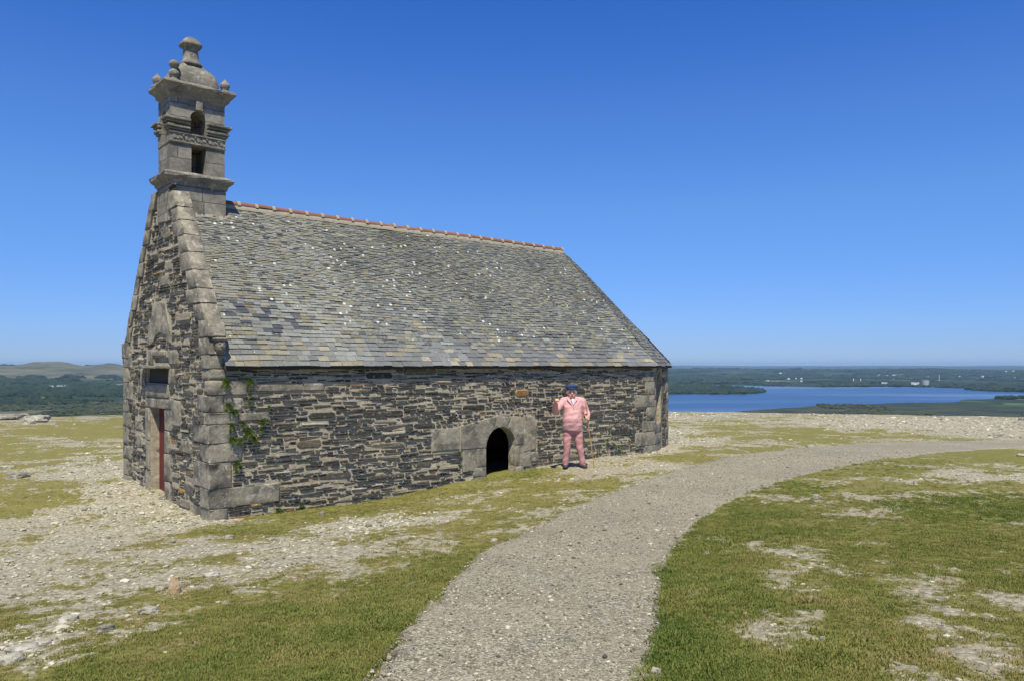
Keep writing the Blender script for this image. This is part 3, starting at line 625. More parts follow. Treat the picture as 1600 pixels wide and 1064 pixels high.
def wall_shell(name, fr, outl, parent, mat='mortar', th=.5):
    return link(name, bm_mesh(name, ngon_prism([fr(u, z, 0) for u, z in outl], -fr.n*th)), M[mat], parent)
DX, DW = 5.945, .395                                    # south doorway
so = [(0, -.6), (DX-DW, -.6)]+arch_pts(DX, DW, .05, .78, .40)[0:]+[(DX+DW, -.6), (LX, -.6), (LX, 2.40), (0, 2.40)]
wS = wall_shell('south_wall', FS, so, CH, th=.20)
wo = [(0.02, -.6), (2.18, -.6), (2.18, 1.68), (3.06, 1.68), (3.06, -.6), (WY-.02, -.6), (WY-.02, 2.75), (3.14, 5.15), (1.45, 5.15), (0.02, 2.9)]
wW = wall_shell('gable_wall', FW, [(a, b) for a, b in wo], CH, th=.215)
def boxmesh(x0, x1, y0, y1, z0, z1):
    bm = bmesh.new(); bbox(bm, x0, x1, y0, y1, z0, z1); return bm_mesh('c', bm)
bool_cut(wW, [boxmesh(-.3, .34, 1.98, 3.26, 2.13, 2.395), boxmesh(-.3, .07, 1.98, 2.85, 2.50, 2.60)])
wC = wall_shell('apse_wall', FC, [(0, -.6), (CL, -.6), (CL, 2.40), (0, 2.40)], CH)
ap = arch_pts(.62, .30, .95, 1.95, .36)
cut = ngon_prism([FC(u, z, .3) for u, z in ap], -FC.n*.62); bool_cut(wC, [bm_mesh('c', cut)])
wE = wall_shell('apse_wall', FE, [(0, -.6), (WY-2*CY, -.6), (WY-2*CY, 2.40), (0, 2.40)], CH)
wC2 = wall_shell('apse_wall', FC2, [(0, -.6), (CL, -.6), (CL, 2.40), (0, 2.40)], CH)
wN = wall_shell('north_wall', FN, [(0, -.6), (LX, -.6), (LX, 2.40), (0, 2.40)], CH)
fl = bmesh.new(); bbox(fl, .5, 10.9, .5, 4.3, -.5, -.02); link('floor_slab', bm_mesh('f', fl), M['dark'], CH)
# granite blocks ------------------------------------------------
def rough(bm, seed, bev=.014, jit=.007, cuts=2):
    bmesh.ops.bevel(bm, geom=list(bm.edges), offset=bev, segments=2, affect='EDGES', profile=.6)
    es = [e for e in bm.edges if e.calc_length() > .09]
    bmesh.ops.subdivide_edges(bm, edges=es, cuts=cuts, use_grid_fill=True)
    r = random.Random(seed)
    for v in bm.verts: v.co += Vector((r.uniform(-1, 1), r.uniform(-1, 1), r.uniform(-1, 1)))*jit
    bmesh.ops.recalc_face_normals(bm, faces=bm.faces)
_bs = [0]
def block(name, x0, x1, y0, y1, z0, z1, parent, mat='granite', bev=.014, jit=.006):
    _bs[0] += 1; bm = bmesh.new(); bbox(bm, x0, x1, y0, y1, z0, z1); rough(bm, _bs[0], bev, jit)
    return link(name, bm_mesh(name, bm), M[mat], parent, True)
def pblock(name, fr, pts, out, inn, parent, mat='granite', bev=.012, jit=.005):
    _bs[0] += 1; bm = ngon_prism([fr(u, z, out) for u, z in pts], -fr.n*(out-inn)); rough(bm, _bs[0], bev, jit, 1)
    return link(name, bm_mesh(name, bm), M[mat], parent, True)
holesS, holesW, holesC = [], [], []
# south-west quoins: z0, z1, length on the south side, length on the west side
for z0, z1, a, b in ((2.225, 2.40, .24, .30), (1.99, 2.215, .58, .16), (1.72, 1.98, .21, .5), (1.53, 1.71, .43, .20), (1.23, 1.52, .31, .68), (.93, 1.22, .50, .38), (.52, .92, .33, .70), (.21, .51, 1.12, .36), (-.35, .20, .27, .72)):
    e = rs.uniform(.02, .035); block('quoin_stone', -e, a, -e, b, z0, z1-.003, CH, bev=.010, jit=.008)
    holesS.append((-.1, a+.015, z0, z1)); holesW.append((-.1, b+.015, z0, z1))
for u0, u1, z0, z1 in ((.22, .50, 1.74, 1.93), (.60, 1.55, 2.03, 2.14), (.44, .95, 1.56, 1.69), (1.57, 1.95, 2.03, 2.15)):
    block('wall_stone', u0, u1, -.022, .2, z0, z1, CH); holesS.append((u0-.01, u1+.01, z0-.005, z1+.005))
z = -.3                                                # north-west quoins
for h, b in zip((.55, .33, .28, .36, .3, .26, .33, .3, .29, .28), (.5, .3, .55, .28, .5, .3, .6, .32, .5, .36)):
    if z+h > 2.78: h = 2.78-z
    block('quoin_stone', -.025, .5, WY-b, WY+.02, z, z+h-.01, CH); holesW.append((WY-b-.015, WY+.1, z, z+h)); z += h
# south-east quoins (wrap the canted corner a little)
z = -.2
for h, a in zip((.42, .26, .34, .27, .34, .30, .33, .26), (.75, .42, .85, .5, .3, .85, .36, .5)):
    if z+h > 2.3: h = 2.3-z
    a *= .8
    pblock('quoin_stone', FS, [(LX-a, z), (LX+.006, z), (LX+.006, z+h-.012), (LX-a, z+h-.012)], .022, -.25, CH); holesS.append((LX-a-.012, LX+.1, z, z+h))
    pblock('quoin_stone', FC, [(.002, z), (.13, z), (.13, z+h-.012), (.002, z+h-.012)], .02, -.25, CH); z += h
holesC.append((0, .14, -1, 3))
# dressed stones of the apse window and its blocked lower part
z = -.1
for h in (.3, .26, .28, .24):
    pblock('jamb_stone', FC, [(.15, z), (.93, z), (.93, z+h-.01), (.15, z+h-.01)], .018, -.2, CH); z += h
for z in (.96, 1.28, 1.60):
    pblock('jamb_stone', FC, [(.15, z), (.31, z), (.31, z+.31), (.15, z+.31)], .02, -.3, CH); pblock('jamb_stone', FC, [(.93, z), (1.06, z), (1.06, z+.31), (.93, z+.31)], .02, -.3, CH)
na = 7
for i in range(na):
    t0, t1 = math.pi*i/na, math.pi*(i+1)/na
    P = [(.62-.305*math.cos(t), 1.93+.36*math.sin(t)) for t in (t0, (t0+t1)/2, t1)]+[(.62-.44*math.cos(t), 1.93+.45*math.sin(t)) for t in (t1, t0)]
    pblock('arch_stone', FC, P, .02, -.3, CH, bev=.006, jit=.003)
holesC.append((.14, 1.07, -1, 2.40))
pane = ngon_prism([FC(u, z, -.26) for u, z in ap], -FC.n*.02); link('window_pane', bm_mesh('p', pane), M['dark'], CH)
z = -.2                                                # far corner of the canted wall
for h, a in zip((.4, .3, .33, .3, .32, .3, .3, .35), (.34, .2, .36, .22, .3, .2, .36, .2)):
    pblock('quoin_stone', FC, [(CL-a, z), (CL+.01, z), (CL+.01, z+h-.01), (CL-a, z+h-.01)], .02, -.25, CH); holesC.append((CL-a-.01, CL+.1, z, z+h)); z += h
# south doorway: jambs, arch blocks and big dressed stones
def arc(t): return (DX-(DW+.004)*math.cos(t), .78+.404*math.sin(t))
def voussoir(t0, t1, outer, n=4):
    P = [arc(t0+(t1-t0)*i/n) for i in range(n+1)]; pblock('arch_stone', FS, P+outer, .03, -.21, CH, bev=.008, jit=.003)
voussoir(0.02, 1.02, [(DX-.12, 1.40), (DX-.42, 1.36), (DX-1.03, 1.25), (DX-1.03, .79)][0:4])
voussoir(1.05, 1.95, [(DX+.28, 1.38), (DX-.10, 1.41)])
voussoir(1.98, 3.12, [(DX+.62, .79), (DX+.60, 1.36), (DX+.31, 1.39)])
pblock('arch_stone', FS, [(DX+.63, .62), (DX+.98, .66), (DX+1.02, 1.20), (DX+.86, 1.37), (DX+.62, 1.39)], .028, -.2, CH)
for u0, u1, z0, z1 in ((4.22, 4.87, .80, 1.23), (DX-1.0, DX-.66, .34, .77), (DX-.65, DX-DW, .40, .77), (DX-.72, DX-DW, .21, .39), (DX-.88, DX-DW, -.1, .20), (DX+DW, DX+.52, .34, .77), (DX+.53, DX+.84, .30, .77), (DX+DW, DX+.62, -.2, .33), (DX+.85, DX+1.05, .4, .60)):
    edge_ = abs(u1-(DX-DW)) < .01 or abs(u0-(DX+DW)) < .01
    pblock('jamb_stone', FS, [(u0, z0), (u1, z0), (u1, z1), (u0, z1)], rs.uniform(.018, .032), -.21 if edge_ else -.2, CH)
    holesS.append((u0-.01, u1+.01, z0-.005, z1+.005))
holesS += [(DX-1.04, DX+.62, .78, 1.26), (DX-.45, DX+.86, 1.2, 1.41), (DX+.6, DX+1.02, .62, 1.38), (DX-DW-.02, DX+DW+.02, -.6, .9)]
block('door_sill', DX-.36, DX+.36, -.04, .5, -.1, .16, CH)
# gable: west door frame, niche, dressed stones
for y0, y1, z0, z1, dp in ((3.06, 3.30, .0, .50, .5), (3.06, 3.26, .51, 1.05, .5), (3.06, 3.30, 1.06, 1.67, .5), (1.86, 2.18, -.2, .42, .5), (1.80, 2.18, .43, .9, .5), (1.92, 2.18, .91, 1.3, .5), (1.82, 2.18, 1.31, 1.67, .5),
        (1.80, 3.34, 1.68, 1.87, .5), (1.95, 3.30, 1.88, 2.12, .2), (1.35, 1.78, 1.42, 1.86, .2), (3.3, 3.62, 2.1, 2.4, .2), (1.68, 1.94, 2.13, 2.40, .2), (1.50, 1.93, 2.47, 2.72, .2), (2.88, 3.1, 2.46, 2.74, .2), (2.15, 2.95, 2.62, 2.72, .2), (.82, 1.3, 1.0, 1.2, .15)):
    block('dressed_stone', -rs.uniform(.02, .035), dp, y0+.004, y1-.004, z0, z1-.008, CH); holesW.append((y0-.01, y1+.01, z0, z1))
block('niche_shade_panel', .04, .30, 1.985, 3.255, 2.135, 2.392, CH, 'dark'); block('niche_ledge', -.19, .2, 1.86, 3.42, 2.40, 2.455, CH); holesW += [(1.86, 3.42, 2.39, 2.46), (1.95, 3.3, 2.1, 2.75), (2.16, 3.08, -.6, 1.7)]  # dark panel added to paint in the shade under the ledge
P = [(2.05, 2.86), (2.16, 2.98), (2.4, 3.04), (2.64, 3.0), (2.80, 2.88), (3.1, 2.80), (3.12, 3.1), (2.9, 3.42), (2.45, 3.6), (2.15, 3.55), (1.9, 3.1), (1.86, 2.84)]
pblock('relieving_stone', FW, P, .03, -.1, CH); holesW += [(1.85, 3.12, 3.0, 3.3), (2.1, 2.95, 3.3, 3.58), (1.85, 2.15, 2.84, 3.0), (2.75, 3.12, 2.84, 3.0)]
for i in range(34):
    w, h = rs.uniform(.22, .5), rs.uniform(.14, .26); y = rs.uniform(.4, 4.1); z = rs.uniform(.4, 5.2)
    lo, hi = slope_s(z+h, 0)+.5, slope_s(z+h, 1)-.42
    if y < lo or y+w > hi or any(a < y+w+.02 and b > y-.02 and c < z+h+.02 and d > z-.02 for a, b, c, d in holesW): continue
    block('dressed_stone', -rs.uniform(.01, .03), .15, y, y+w, z, z+h, CH, bev=.02, jit=.01); holesW.append((y-.012, y+w+.012, z-.01, z+h+.01))
# west door leaf
d = empty('west_door', (0, 0, 0)); d.parent = CH
for i in range(5): block('door_plank', .15, .19, 2.19+i*.173, 2.19+i*.173+.168, .10, 1.67, d, 'door', .004, .0)
for z in (.45, 1.3): block('door_rail', .19, .22, 2.2, 3.04, z, z+.12, d, 'door', .004, 0)
block('threshold', -.10, .45, 2.1, 3.15, -.1, .11, CH)
# coping stones of the gable
def coping(side):
    z = 2.62 if side == 0 else 2.60; i = 0
    while z < (5.36 if side == 0 else 5.5):
        h = rs.uniform(.25, .32); w = (.42, .58)[i % 2]*rs.uniform(.9, 1.1)*(1 if side == 0 else .62); z1 = z+h; s0, s1 = slope_s(z, side), slope_s(z1, side); sg = 1 if side == 0 else -1
        dz = -.03*sg*0
        P = [(s0-.0*sg, z+.004), (s0+sg*w, z+.004), (s1+sg*w*.86, z1-.004), (s1, z1-.004)]
        if z < 2.9 and side == 0: P = [(-.06, z+.004), (.42, z+.004), (.42, z1), (0.01, z1)]
        if z < 2.75 and side == 1: P = [(WY+.07, z), (WY-.36, z), (WY-.36, z1), (WY+.05, z1)]
        if side == 1: P = P[::-1]
        pblock('coping_stone', FW, P, rs.uniform(.03, .045), -.235, CH, bev=.016, jit=.008)
        a, b = min(p[0] for p in P), max(p[0] for p in P); holesW.append((a-.1, b+.012, z, z1) if side == 0 else (a-.012, b+.1, z, z1)); z = z1; i += 1
coping(0); coping(1); holesW.append((TYA-.02, TYB+.02, 5.0, 7))
pblock('coping_stone', FW, [(-.03, 2.405), (.28, 2.405), (.28, 2.61), (-.05, 2.61)], .04, -.24, CH); holesW.append((-.1, .29, 2.4, 2.62))
pblock('coping_stone', FW, [(WY-.36, 2.49), (WY+.05, 2.49), (WY+.07, 2.6), (WY-.36, 2.6)], .03, -.235, CH)
# carved head at the foot of the coping
bm = bmesh.new()
def ell(bm, c, r, seg=16):
    t = bmesh.ops.create_uvsphere(bm, u_segments=seg, v_segments=seg//2+2, radius=1)['verts']
    for v in t: v.co = Vector((v.co.x*r[0]+c[0], v.co.y*r[1]+c[1], v.co.z*r[2]+c[2]))
ell(bm, (.13, -.10, 2.76), (.085, .08, .12)); ell(bm, (.12, -.17, 2.755), (.02, .025, .035), 8); ell(bm, (.095, -.16, 2.795), (.02, .02, .015), 8); ell(bm, (.155, -.16, 2.795), (.02, .02, .015), 8)
ell(bm, (.125, -.155, 2.70), (.035, .02, .014), 8); ell(bm, (.12, -.09, 2.86), (.115, .11, .035)); ell(bm, (.12, -.07, 2.91), (.10, .10, .03)); ell(bm, (.13, 0.0, 2.78), (.10, .12, .15))
link('carved_head', bm_mesh('h', bm), M['granite'], CH, True)
# rubble faces
b = Buf(); rubble(b, FS, lambda z: (.0, LX), -.35, 2.42, holesS, 'S', .026, .054, .08, .36, big=60, gap=.019); b.into(wS)
b = Buf(); rubble(b, FW, lambda z: (slope_s(z, 0)+.02, slope_s(z, 1)-.02), -.35, 5.62, holesW, 'W', .045, .10, .10, .34, big=50, W=4.7, gap=.030); b.into(wW)
b = Buf(); rubble(b, FC, lambda z: (0, CL), -.35, 2.42, holesC, 'C', big=8, W=1.7); b.into(wC)
b = Buf(); rubble(b, FE, lambda z: (0, WY-2*CY), -.35, 2.42, [], 'E', big=10, W=3.1); b.into(wE)
b = Buf(); rubble(b, FC2, lambda z: (0, CL), -.35, 2.42, [], 'E', big=5, W=1.7); b.into(wC2)
b = Buf(); rubble(b, FN, lambda z: (0, LX), -.2, 2.42, [], 'N', .06, .11, .25, .7, big=20); b.into(wN)
# ------------------------------------------------------------------ roof
OV = .125; EZ = 2.435
RF = link('roof', None, None, CH) if False else None
dirS = Vector((0, RY+OV, RZ-EZ)); 
e0 = Vector((.20, -OV, EZ)); e1 = Vector((LX+.03, -OV, EZ)); e2 = Vector((CX+OV, CY-.05, EZ)); e3 = Vector((CX+OV, WY-CY+.05, EZ)); e4 = Vector((LX+.03, WY+OV, EZ)); e5 = Vector((.20, WY+OV, EZ))
r0 = Vector((.20, RY, RZ)); r1 = Vector((REX, RY, RZ))
V = [v+Vector((0, 0, -.012)) for v in (e0, e1, e2, e3, e4, e5)]+[v+Vector((0, 0, -.12)) for v in (r0, r1)]
for i_ in (0, 1, 4, 5): V[i_] = V[i_]+Vector((0, .02 if i_ < 2 else -.02, 0))
V += [v+Vector((0, 0, -.03)) for v in V]
Fc = [(0,1,7,6), (1,2,7), (2,3,7), (3,4,7), (4,5,6,7), (0,8,9,1), (1,9,10,2), (2,10,11,3), (3,11,12,4), (4,12,13,5), (8,13,12,11,10,9), (5,13,8,0,6)]
RF = link('roof', mesh('roof', V, Fc), M['dark'], CH)
def slates(buf, A, B, TL, TR, seed, rows=None):
    r = random.Random(seed); a = (B-A).normalized(); up = (TL-A); up = up-a*up.dot(a); H = up.length; up.normalize(); n = a.cross(up)
    if n.z < 0: n = -n
    L = (B-A).length; tl = (TL-A).dot(a); tr = (TR-A).dot(a); d = 0; i = 0
    while d < H-.01:
        e = .105-.062*min(1, d/(H*.55)) if d > .32 else .115
        e = max(e, .041); w0 = .205-.09*min(1, d/(H*.5)); k = d/H
        lo, hi = tl*k, L+(tr-L)*k; s = lo+r.uniform(-.5, 0)*w0
        # the old roof sags slightly
        while s < hi:
            w = w0*r.uniform(.7, 1.3); s_, t_ = max(s, lo), min(s+w-.004, hi)
            if t_-s_ > .03:
                sag = .02*math.sin(s*.9+1)+.012*math.sin(s*2.3+d*2)
                sag *= min(1, d/.8)*min(1, max(0, (H-d))/.6)
                x_ = s/L; q = r.random(); v = r.uniform(.8, 1.2)
                if q < .50: c = (.125, .135, .14)
                elif q < .66: c = (.20, .21, .205)
                elif q < .82: c = (.20, .195, .145)
                elif q < .93: c = (.075, .085, .095)
                else: c = (.17, .155, .115)
                al = 1.0
                if d < .45: c = (.15, .16, .17) if q < .8 else (.25, .23, .18); al = .4; 
                dx, dy = s-1.15+d*.25, d-1.05
                if seed == 1 and (dx*dx/.55+dy*dy/.13) < 1 and q < .72: c = (.06, .07, .09); al = .1
                if seed == 1 and s < 2.6 and q < .5: c = (.20, .21, .205)
                tw = .72+.56*float(fbm(s*.9+d*.2, d*.35, 44, 4)); c = (c[0]*tw*1.02, c[1]*tw*1.01, c[2]*tw*.945); rot = r.uniform(-.03, .03); lft = r.uniform(.014, .030); th_ = r.uniform(.006, .011); e_ = r.uniform(-.008, .008)
                P = [(s_, d+e_, lft), (t_, d+e_+rot*w, lft+r.uniform(-.004, .004)), (t_+0, d+e*1.9, .002), (s_, d+e*1.9, .002)]
                P = [(p[0], min(p[1], H+.02), p[2]) for p in P]
                kk = len(buf.V)
                for (p, q_, h) in P: buf.V.append(A+a*p+up*q_+n*(h+sag))
                for (p, q_, h) in P: buf.V.append(A+a*p+up*q_+n*(h+sag-th_-.006))
                buf.F += [(kk, kk+1, kk+2, kk+3), (kk, kk+4, kk+5, kk+1), (kk+1, kk+5, kk+6, kk+2), (kk, kk+3, kk+7, kk+4)]
                buf.C += [tuple(y*v for y in c)+(al,)]*8
            s += w
        d += e; i += 1
b = Buf(); slates(b, e0, e1, r0, r1, 1); b.build('slates', M['slate'], RF)
b = Buf(); slates(b, e1, e2, r1, r1, 2); slates(b, e2, e3, r1, r1, 3); slates(b, e3, e4, r1, r1, 4); b.build('slates', M['slate'], RF)
b = Buf(); slates(b, e4, e5, r1, r0, 5); b.build('slates', M['slate'], RF)
# ridge tiles with mortar joints
def tile_me(L, rad=.095):
    bm = bmesh.new(); n = 8; rings = []
    for x, rr_ in ((0, rad), (L, rad*.93)):
        rings.append([bm.verts.new((x, -rr_*1.05*math.cos(math.pi*i/n), rr_*.85*math.sin(math.pi*i/n)-.03)) for i in range(n+1)])
    for i in range(n): bm.faces.new((rings[0][i], rings[1][i], rings[1][i+1], rings[0][i+1]))
    bmesh.ops.recalc_face_normals(bm, faces=bm.faces); me = bm_mesh('ridge_tile', bm); me.materials.append(M['tile'])
    return me
TL_ = .345; x = 1.02; tm = [tile_me(TL_-.035) for _ in range(1)][0]; mv = Buf()
while x < REX-.1:
    o = link('ridge_tile', tm, None, RF); o.location = (x, RY+rs.uniform(-.006, .006), RZ+.0+rs.uniform(-.006, .006)+.012*math.sin(x)); o.rotation_euler = (rs.uniform(-.03, .03), rs.uniform(-.01, .01), rs.uniform(-.015, .015))
    n = 8; k = len(mv.V)
    for xx in (x+TL_-.06, x+TL_-.0):
        for rr_ in (.112,):
            mv.V += [Vector((xx, RY-rr_*math.cos(math.pi*i/n), RZ+rr_*.85*math.sin(math.pi*i/n)-.03)) for i in range(n+1)]
    mv.F += [(k+i, k+9+i, k+10+i, k+i+1) for i in range(n)]; mv.F += [tuple(range(k, k+9)), tuple(range(k+17, k+8, -1))]
    x += TL_
mv.C = [(1, 1, 1, 1)]*len(mv.V)
for sgn in (-1, 1):
    k = len(mv.V); N_ = 120
    for i in range(N_):
        xx = 1.0+(REX-1.0)*i/(N_-1); j = rs.uniform(-.01, .01)
        mv.V += [Vector((xx, RY+sgn*.085, RZ-.025)), Vector((xx, RY+sgn*(.105+j*.5), RZ-.07+j*.5)), Vector((xx, RY+sgn*(.115+j), RZ-.12+j))]
    mv.F += [(k+3*i+a, k+3*i+3+a, k+3*i+4+a, k+3*i+1+a) for i in range(N_-1) for a in (0, 1)]
mv.C = [(1, 1, 1, 1)]*len(mv.V); mv.build('ridge_mortar', M['ridgemortar'], RF)
# ------------------------------------------------------------------ bell tower
TX0, TX1, TY0, TY1 = 0.0, 1.0, 1.98, 2.68; TXC, TYC = .5, 2.33; hx, hy = .5, .35
def ring_loft(name, prof, parent, mat='tower', sub=7, jit=.006, hx_=hx, hy_=hy, round_=0, cx=TXC, cy=TYC, cap=True):
    _bs[0] += 1; r = random.Random(_bs[0]); bm = bmesh.new(); rings = []
    for off, z in prof:
        a, c = hx_+off, hy_+off; P = []
        for i in range(4):
            (x0, y0), (x1, y1) = [((-a, -c), (a, -c), (a, c), (-a, c))[(i+k) % 4] for k in (0, 1)]
            for k in range(sub): P.append((x0+(x1-x0)*k/sub, y0+(y1-y0)*k/sub))
        rings.append([bm.verts.new((cx+p[0]+r.uniform(-jit, jit), cy+p[1]+r.uniform(-jit, jit), z+r.uniform(-jit, jit))) for p in P])
    m = len(rings[0])
    for q in range(len(rings)-1):
        for i in range(m): bm.faces.new((rings[q][i], rings[q][(i+1) % m], rings[q+1][(i+1) % m], rings[q+1][i]))
    if cap: bm.faces.new(rings[0][::-1]); bm.faces.new(rings[-1])
    bmesh.ops.recalc_face_normals(bm, faces=bm.faces); return link(name, bm_mesh(name, bm), M[mat], parent)
Z = lambda v: v+EYE
BT = ring_loft('bell_tower', [(.0, Z(2.0)), (.0, Z(2.5)), (.0, Z(3.25))], CH, 'ashlar')
ring_loft('cornice', [(-.05, Z(3.19)), (.015, Z(3.20)), (.03, Z(3.235)), (.035, Z(3.26)), (.065, Z(3.29)), (.10, Z(3.33)), (.108, Z(3.365)), (.108, Z(3.385)), (.06, Z(3.42)), (-.01, Z(3.44))], BT, jit=.007)
b1 = ring_loft('belfry', [(-.02, Z(3.43)), (-.02, Z(3.94)), (-.01, Z(3.95)), (-.01, Z(4.14)), (-.02, Z(4.15)), (-.02, Z(4.80))], BT, 'ashlar', jit=.002)
def archcut(fr, c, w, z0, zs, rise, d0, dep): return bm_mesh('c', ngon_prism([fr(u, z, d0) for u, z in arch_pts(c, w, z0, zs, rise, 8)], -fr.n*dep))
FT = Frame((0, TY0, 0), (1, 0, 0), (0, -1, 0)); FTW = Frame((0, 0, 0), (0, 1, 0), (-1, 0, 0))
bool_cut(b1, [boxmesh(.385, .645, TY0-.3, TY0+.55, Z(3.45), Z(3.935)), archcut(FT, .50, .135, Z(4.13), Z(4.43), .14, .2, .72), archcut(FTW, 2.33, .13, Z(3.97), Z(4.42), .14, .2, .9)])
def band(x0, x1, y0, y1, z0, z1): block('string_course', x0, x1, y0, y1, z0, z1, BT, 'tower', .012, .006)
for zz0, zz1, e in ((4.165, 4.20, .02), (4.205, 4.25, .045), (4.285, 4.325, .05), (4.33, 4.375, .085)):
    for (x0, x1) in ((-e, .355), (.655, 1+e)): band(x0, x1, TY0-e, TY0+.12, Z(zz0), Z(zz1))
    for (y0, y1) in ((TY0+.125, 2.19), (2.47, TY1-.125)): band(-e, .12, y0, y1, Z(zz0), Z(zz1))
    band(-e, 1+e, TY1-.12, TY1+e, Z(zz0), Z(zz1)); band(1-.12, 1+e, TY0+.125, TY1-.125, Z(zz0), Z(zz1))
# carved strapwork of the frieze (raised scrolls)
bm = bmesh.new()
for i in range(9):
    cx_ = .09+i*.103
    t = bmesh.ops.create_cone(bm, cap_ends=True, segments=10, radius1=.042, radius2=.03, depth=.03)['verts']
    for v in t: v.co = Vector((v.co.x+cx_, TY0+.012-v.co.z, v.co.y*(.8 if i % 2 else 1.1)+Z(4.045)))
    t = bmesh.ops.create_uvsphere(bm, u_segments=8, v_segments=6, radius=.018)['verts']
    for v in t: v.co = Vector((v.co.x+cx_+.05, v.co.y+TY0-.006, v.co.z+Z(4.045+(.035 if i % 2 else -.035))))
for zz_ in (3.965, 4.125): bbox(bm, .0, 1.0, TY0-.012, TY0+.05, Z(zz_)-.012, Z(zz_)+.012)
link('carved_frieze', bm_mesh('f', bm), M['tower'], BT)
block('keystone', .45, .57, TY0-.05, TY0+.1, Z(4.57), Z(4.76), BT, 'tower')
ring_loft('cornice', [(-.06, Z(4.74)), (.0, Z(4.75)), (.02, Z(4.79)), (.05, Z(4.81)), (.055, Z(4.85)), (.095, Z(4.89)), (.135, Z(4.93)), (.15, Z(4.955)), (.15, Z(4.985)), (.09, Z(5.02)), (-.02, Z(5.04))], BT, jit=.008, hx_=.49, hy_=.29, cy=TYC-.05)
def lathe(bm, c, prof, seg=20, sq=0.0, tx=1, ty=1):
    rg = []
    for r_, z in prof:
        ring = []
        for i in range(seg):
            a = 2*math.pi*i/seg+math.pi/seg; ca, sa = math.cos(a), math.sin(a); k = 1/max(abs(ca), abs(sa)); q = (1-sq)+sq*k
            ring.append(bm.verts.new((c[0]+r_*q*ca*tx, c[1]+r_*q*sa*ty, c[2]+z)))
        rg.append(ring)
    for q in range(len(rg)-1):
        for i in range(seg): bm.faces.new((rg[q][i], rg[q][(i+1) % seg], rg[q+1][(i+1) % seg], rg[q+1][i]))
    bm.faces.new(rg[0][::-1]); bm.faces.new(rg[-1])
bm = bmesh.new(); lathe(bm, (TXC-.02, TYC, Z(4.98)), [(.38, 0), (.39, .05), (.395, .13), (.375, .23), (.33, .32), (.26, .39), (.20, .44), (.165, .49), (.15, .53)], 28, .75, 1.1, .84)
link('dome', bm_mesh('d', bm), M['tower'], BT, True)
bm = bmesh.new(); lathe(bm, (TXC-.02, TYC, Z(5.46)), [(.19, 0), (.18, .04), (.135, .10), (.125, .13), (.115, .32), (.12, .335), (.175, .355), (.185, .38), (.16, .43), (.12, .48), (.07, .52), (.015, .54)], 16, .75)
link('finial', bm_mesh('d', bm), M['tower'], BT, True)
def pinnacle(x, y, s, two):
    bm = bmesh.new(); lathe(bm, (x, y, Z(4.99)), [(a_*.85, b_*.93) for a_, b_ in [(.12, 0), (.12, .05), (.075, .07), (.06, .09), (.085, .12), (.105, .165), (.10, .21), (.06, .245), (.045, .26)]+([(.07, .29), (.10, .335), (.10, .375), (.07, .41), (.03, .43)] if two else [(.03, .27), (.015, .30)])], 14, .1)
    link('pinnacle', bm_mesh('d', bm), M['tower'], BT, True)
pinnacle(.09, TY0+.03, 1, True); pinnacle(-.03, TY1-.13, 1, False); pinnacle(1.0, TY0+.06, 1, False); pinnacle(1.0, TY1, 1, False)
# mortar flashing where the roof meets the tower, and along the coping
b = Buf()
for i in range(24):
    t0 = .2+.84*i/24; h0, h1 = Z(2.63)+rs.uniform(-.01, .02), Z(2.68)+rs.uniform(-.01, .03)
    k = len(b.V); t1 = t0+.84/24; b.V += [Vector((t0, TY0-.09, h0-.12)), Vector((t1, TY0-.09, h0-.12)), Vector((t1, TY0+.01, h1+.06)), Vector((t0, TY0+.01, h1+.06))]; b.F.append((k, k+1, k+2, k+3)); b.C += [(1,1,1,1)]*4
b.build('roof_flashing', M['ridgemortar'], RF)
# ------------------------------------------------------------------ ferns in the wall
M['fern'] = plain('fern_green', (.15, .21, .035), .6, .55, 9)
def fern_me(seed, n=60, R=.13):
    r = random.Random(seed); V = []; Fc = []
    for i in range(n):
        a = r.uniform(-1.5, 1.5); el = r.uniform(-1.0, 1.2); L = R*r.uniform(.5, 1.1)
        d = Vector((math.sin(a)*math.cos(el), -abs(math.cos(a)*math.cos(el))*.8-.1, math.sin(el))).normalized(); side = d.cross(Vector((0, 0, 1))).normalized(); c = Vector((r.uniform(-.04, .04), 0, r.uniform(-.04, .04)))
        for q in range(6):
            t = (q+.5)/6; p = c+d*L*t+Vector((0, 0, -L*.5*t*t)); w = L*.24*(1-t*.7)
            for sg in (-1, 1):
                k = len(V); e = p+side*sg*w+d*w*.4
                V += [p, p+d*L*.10, e+Vector((0, 0, r.uniform(-.01, .01))), p-d*L*.03+side*sg*w*.5]; Fc.append((k, k+1, k+2, k+3))
    me = mesh('fern', V, Fc); me.materials.append(M['fern']); return me
fm_ = [fern_me(i) for i in range(4)]
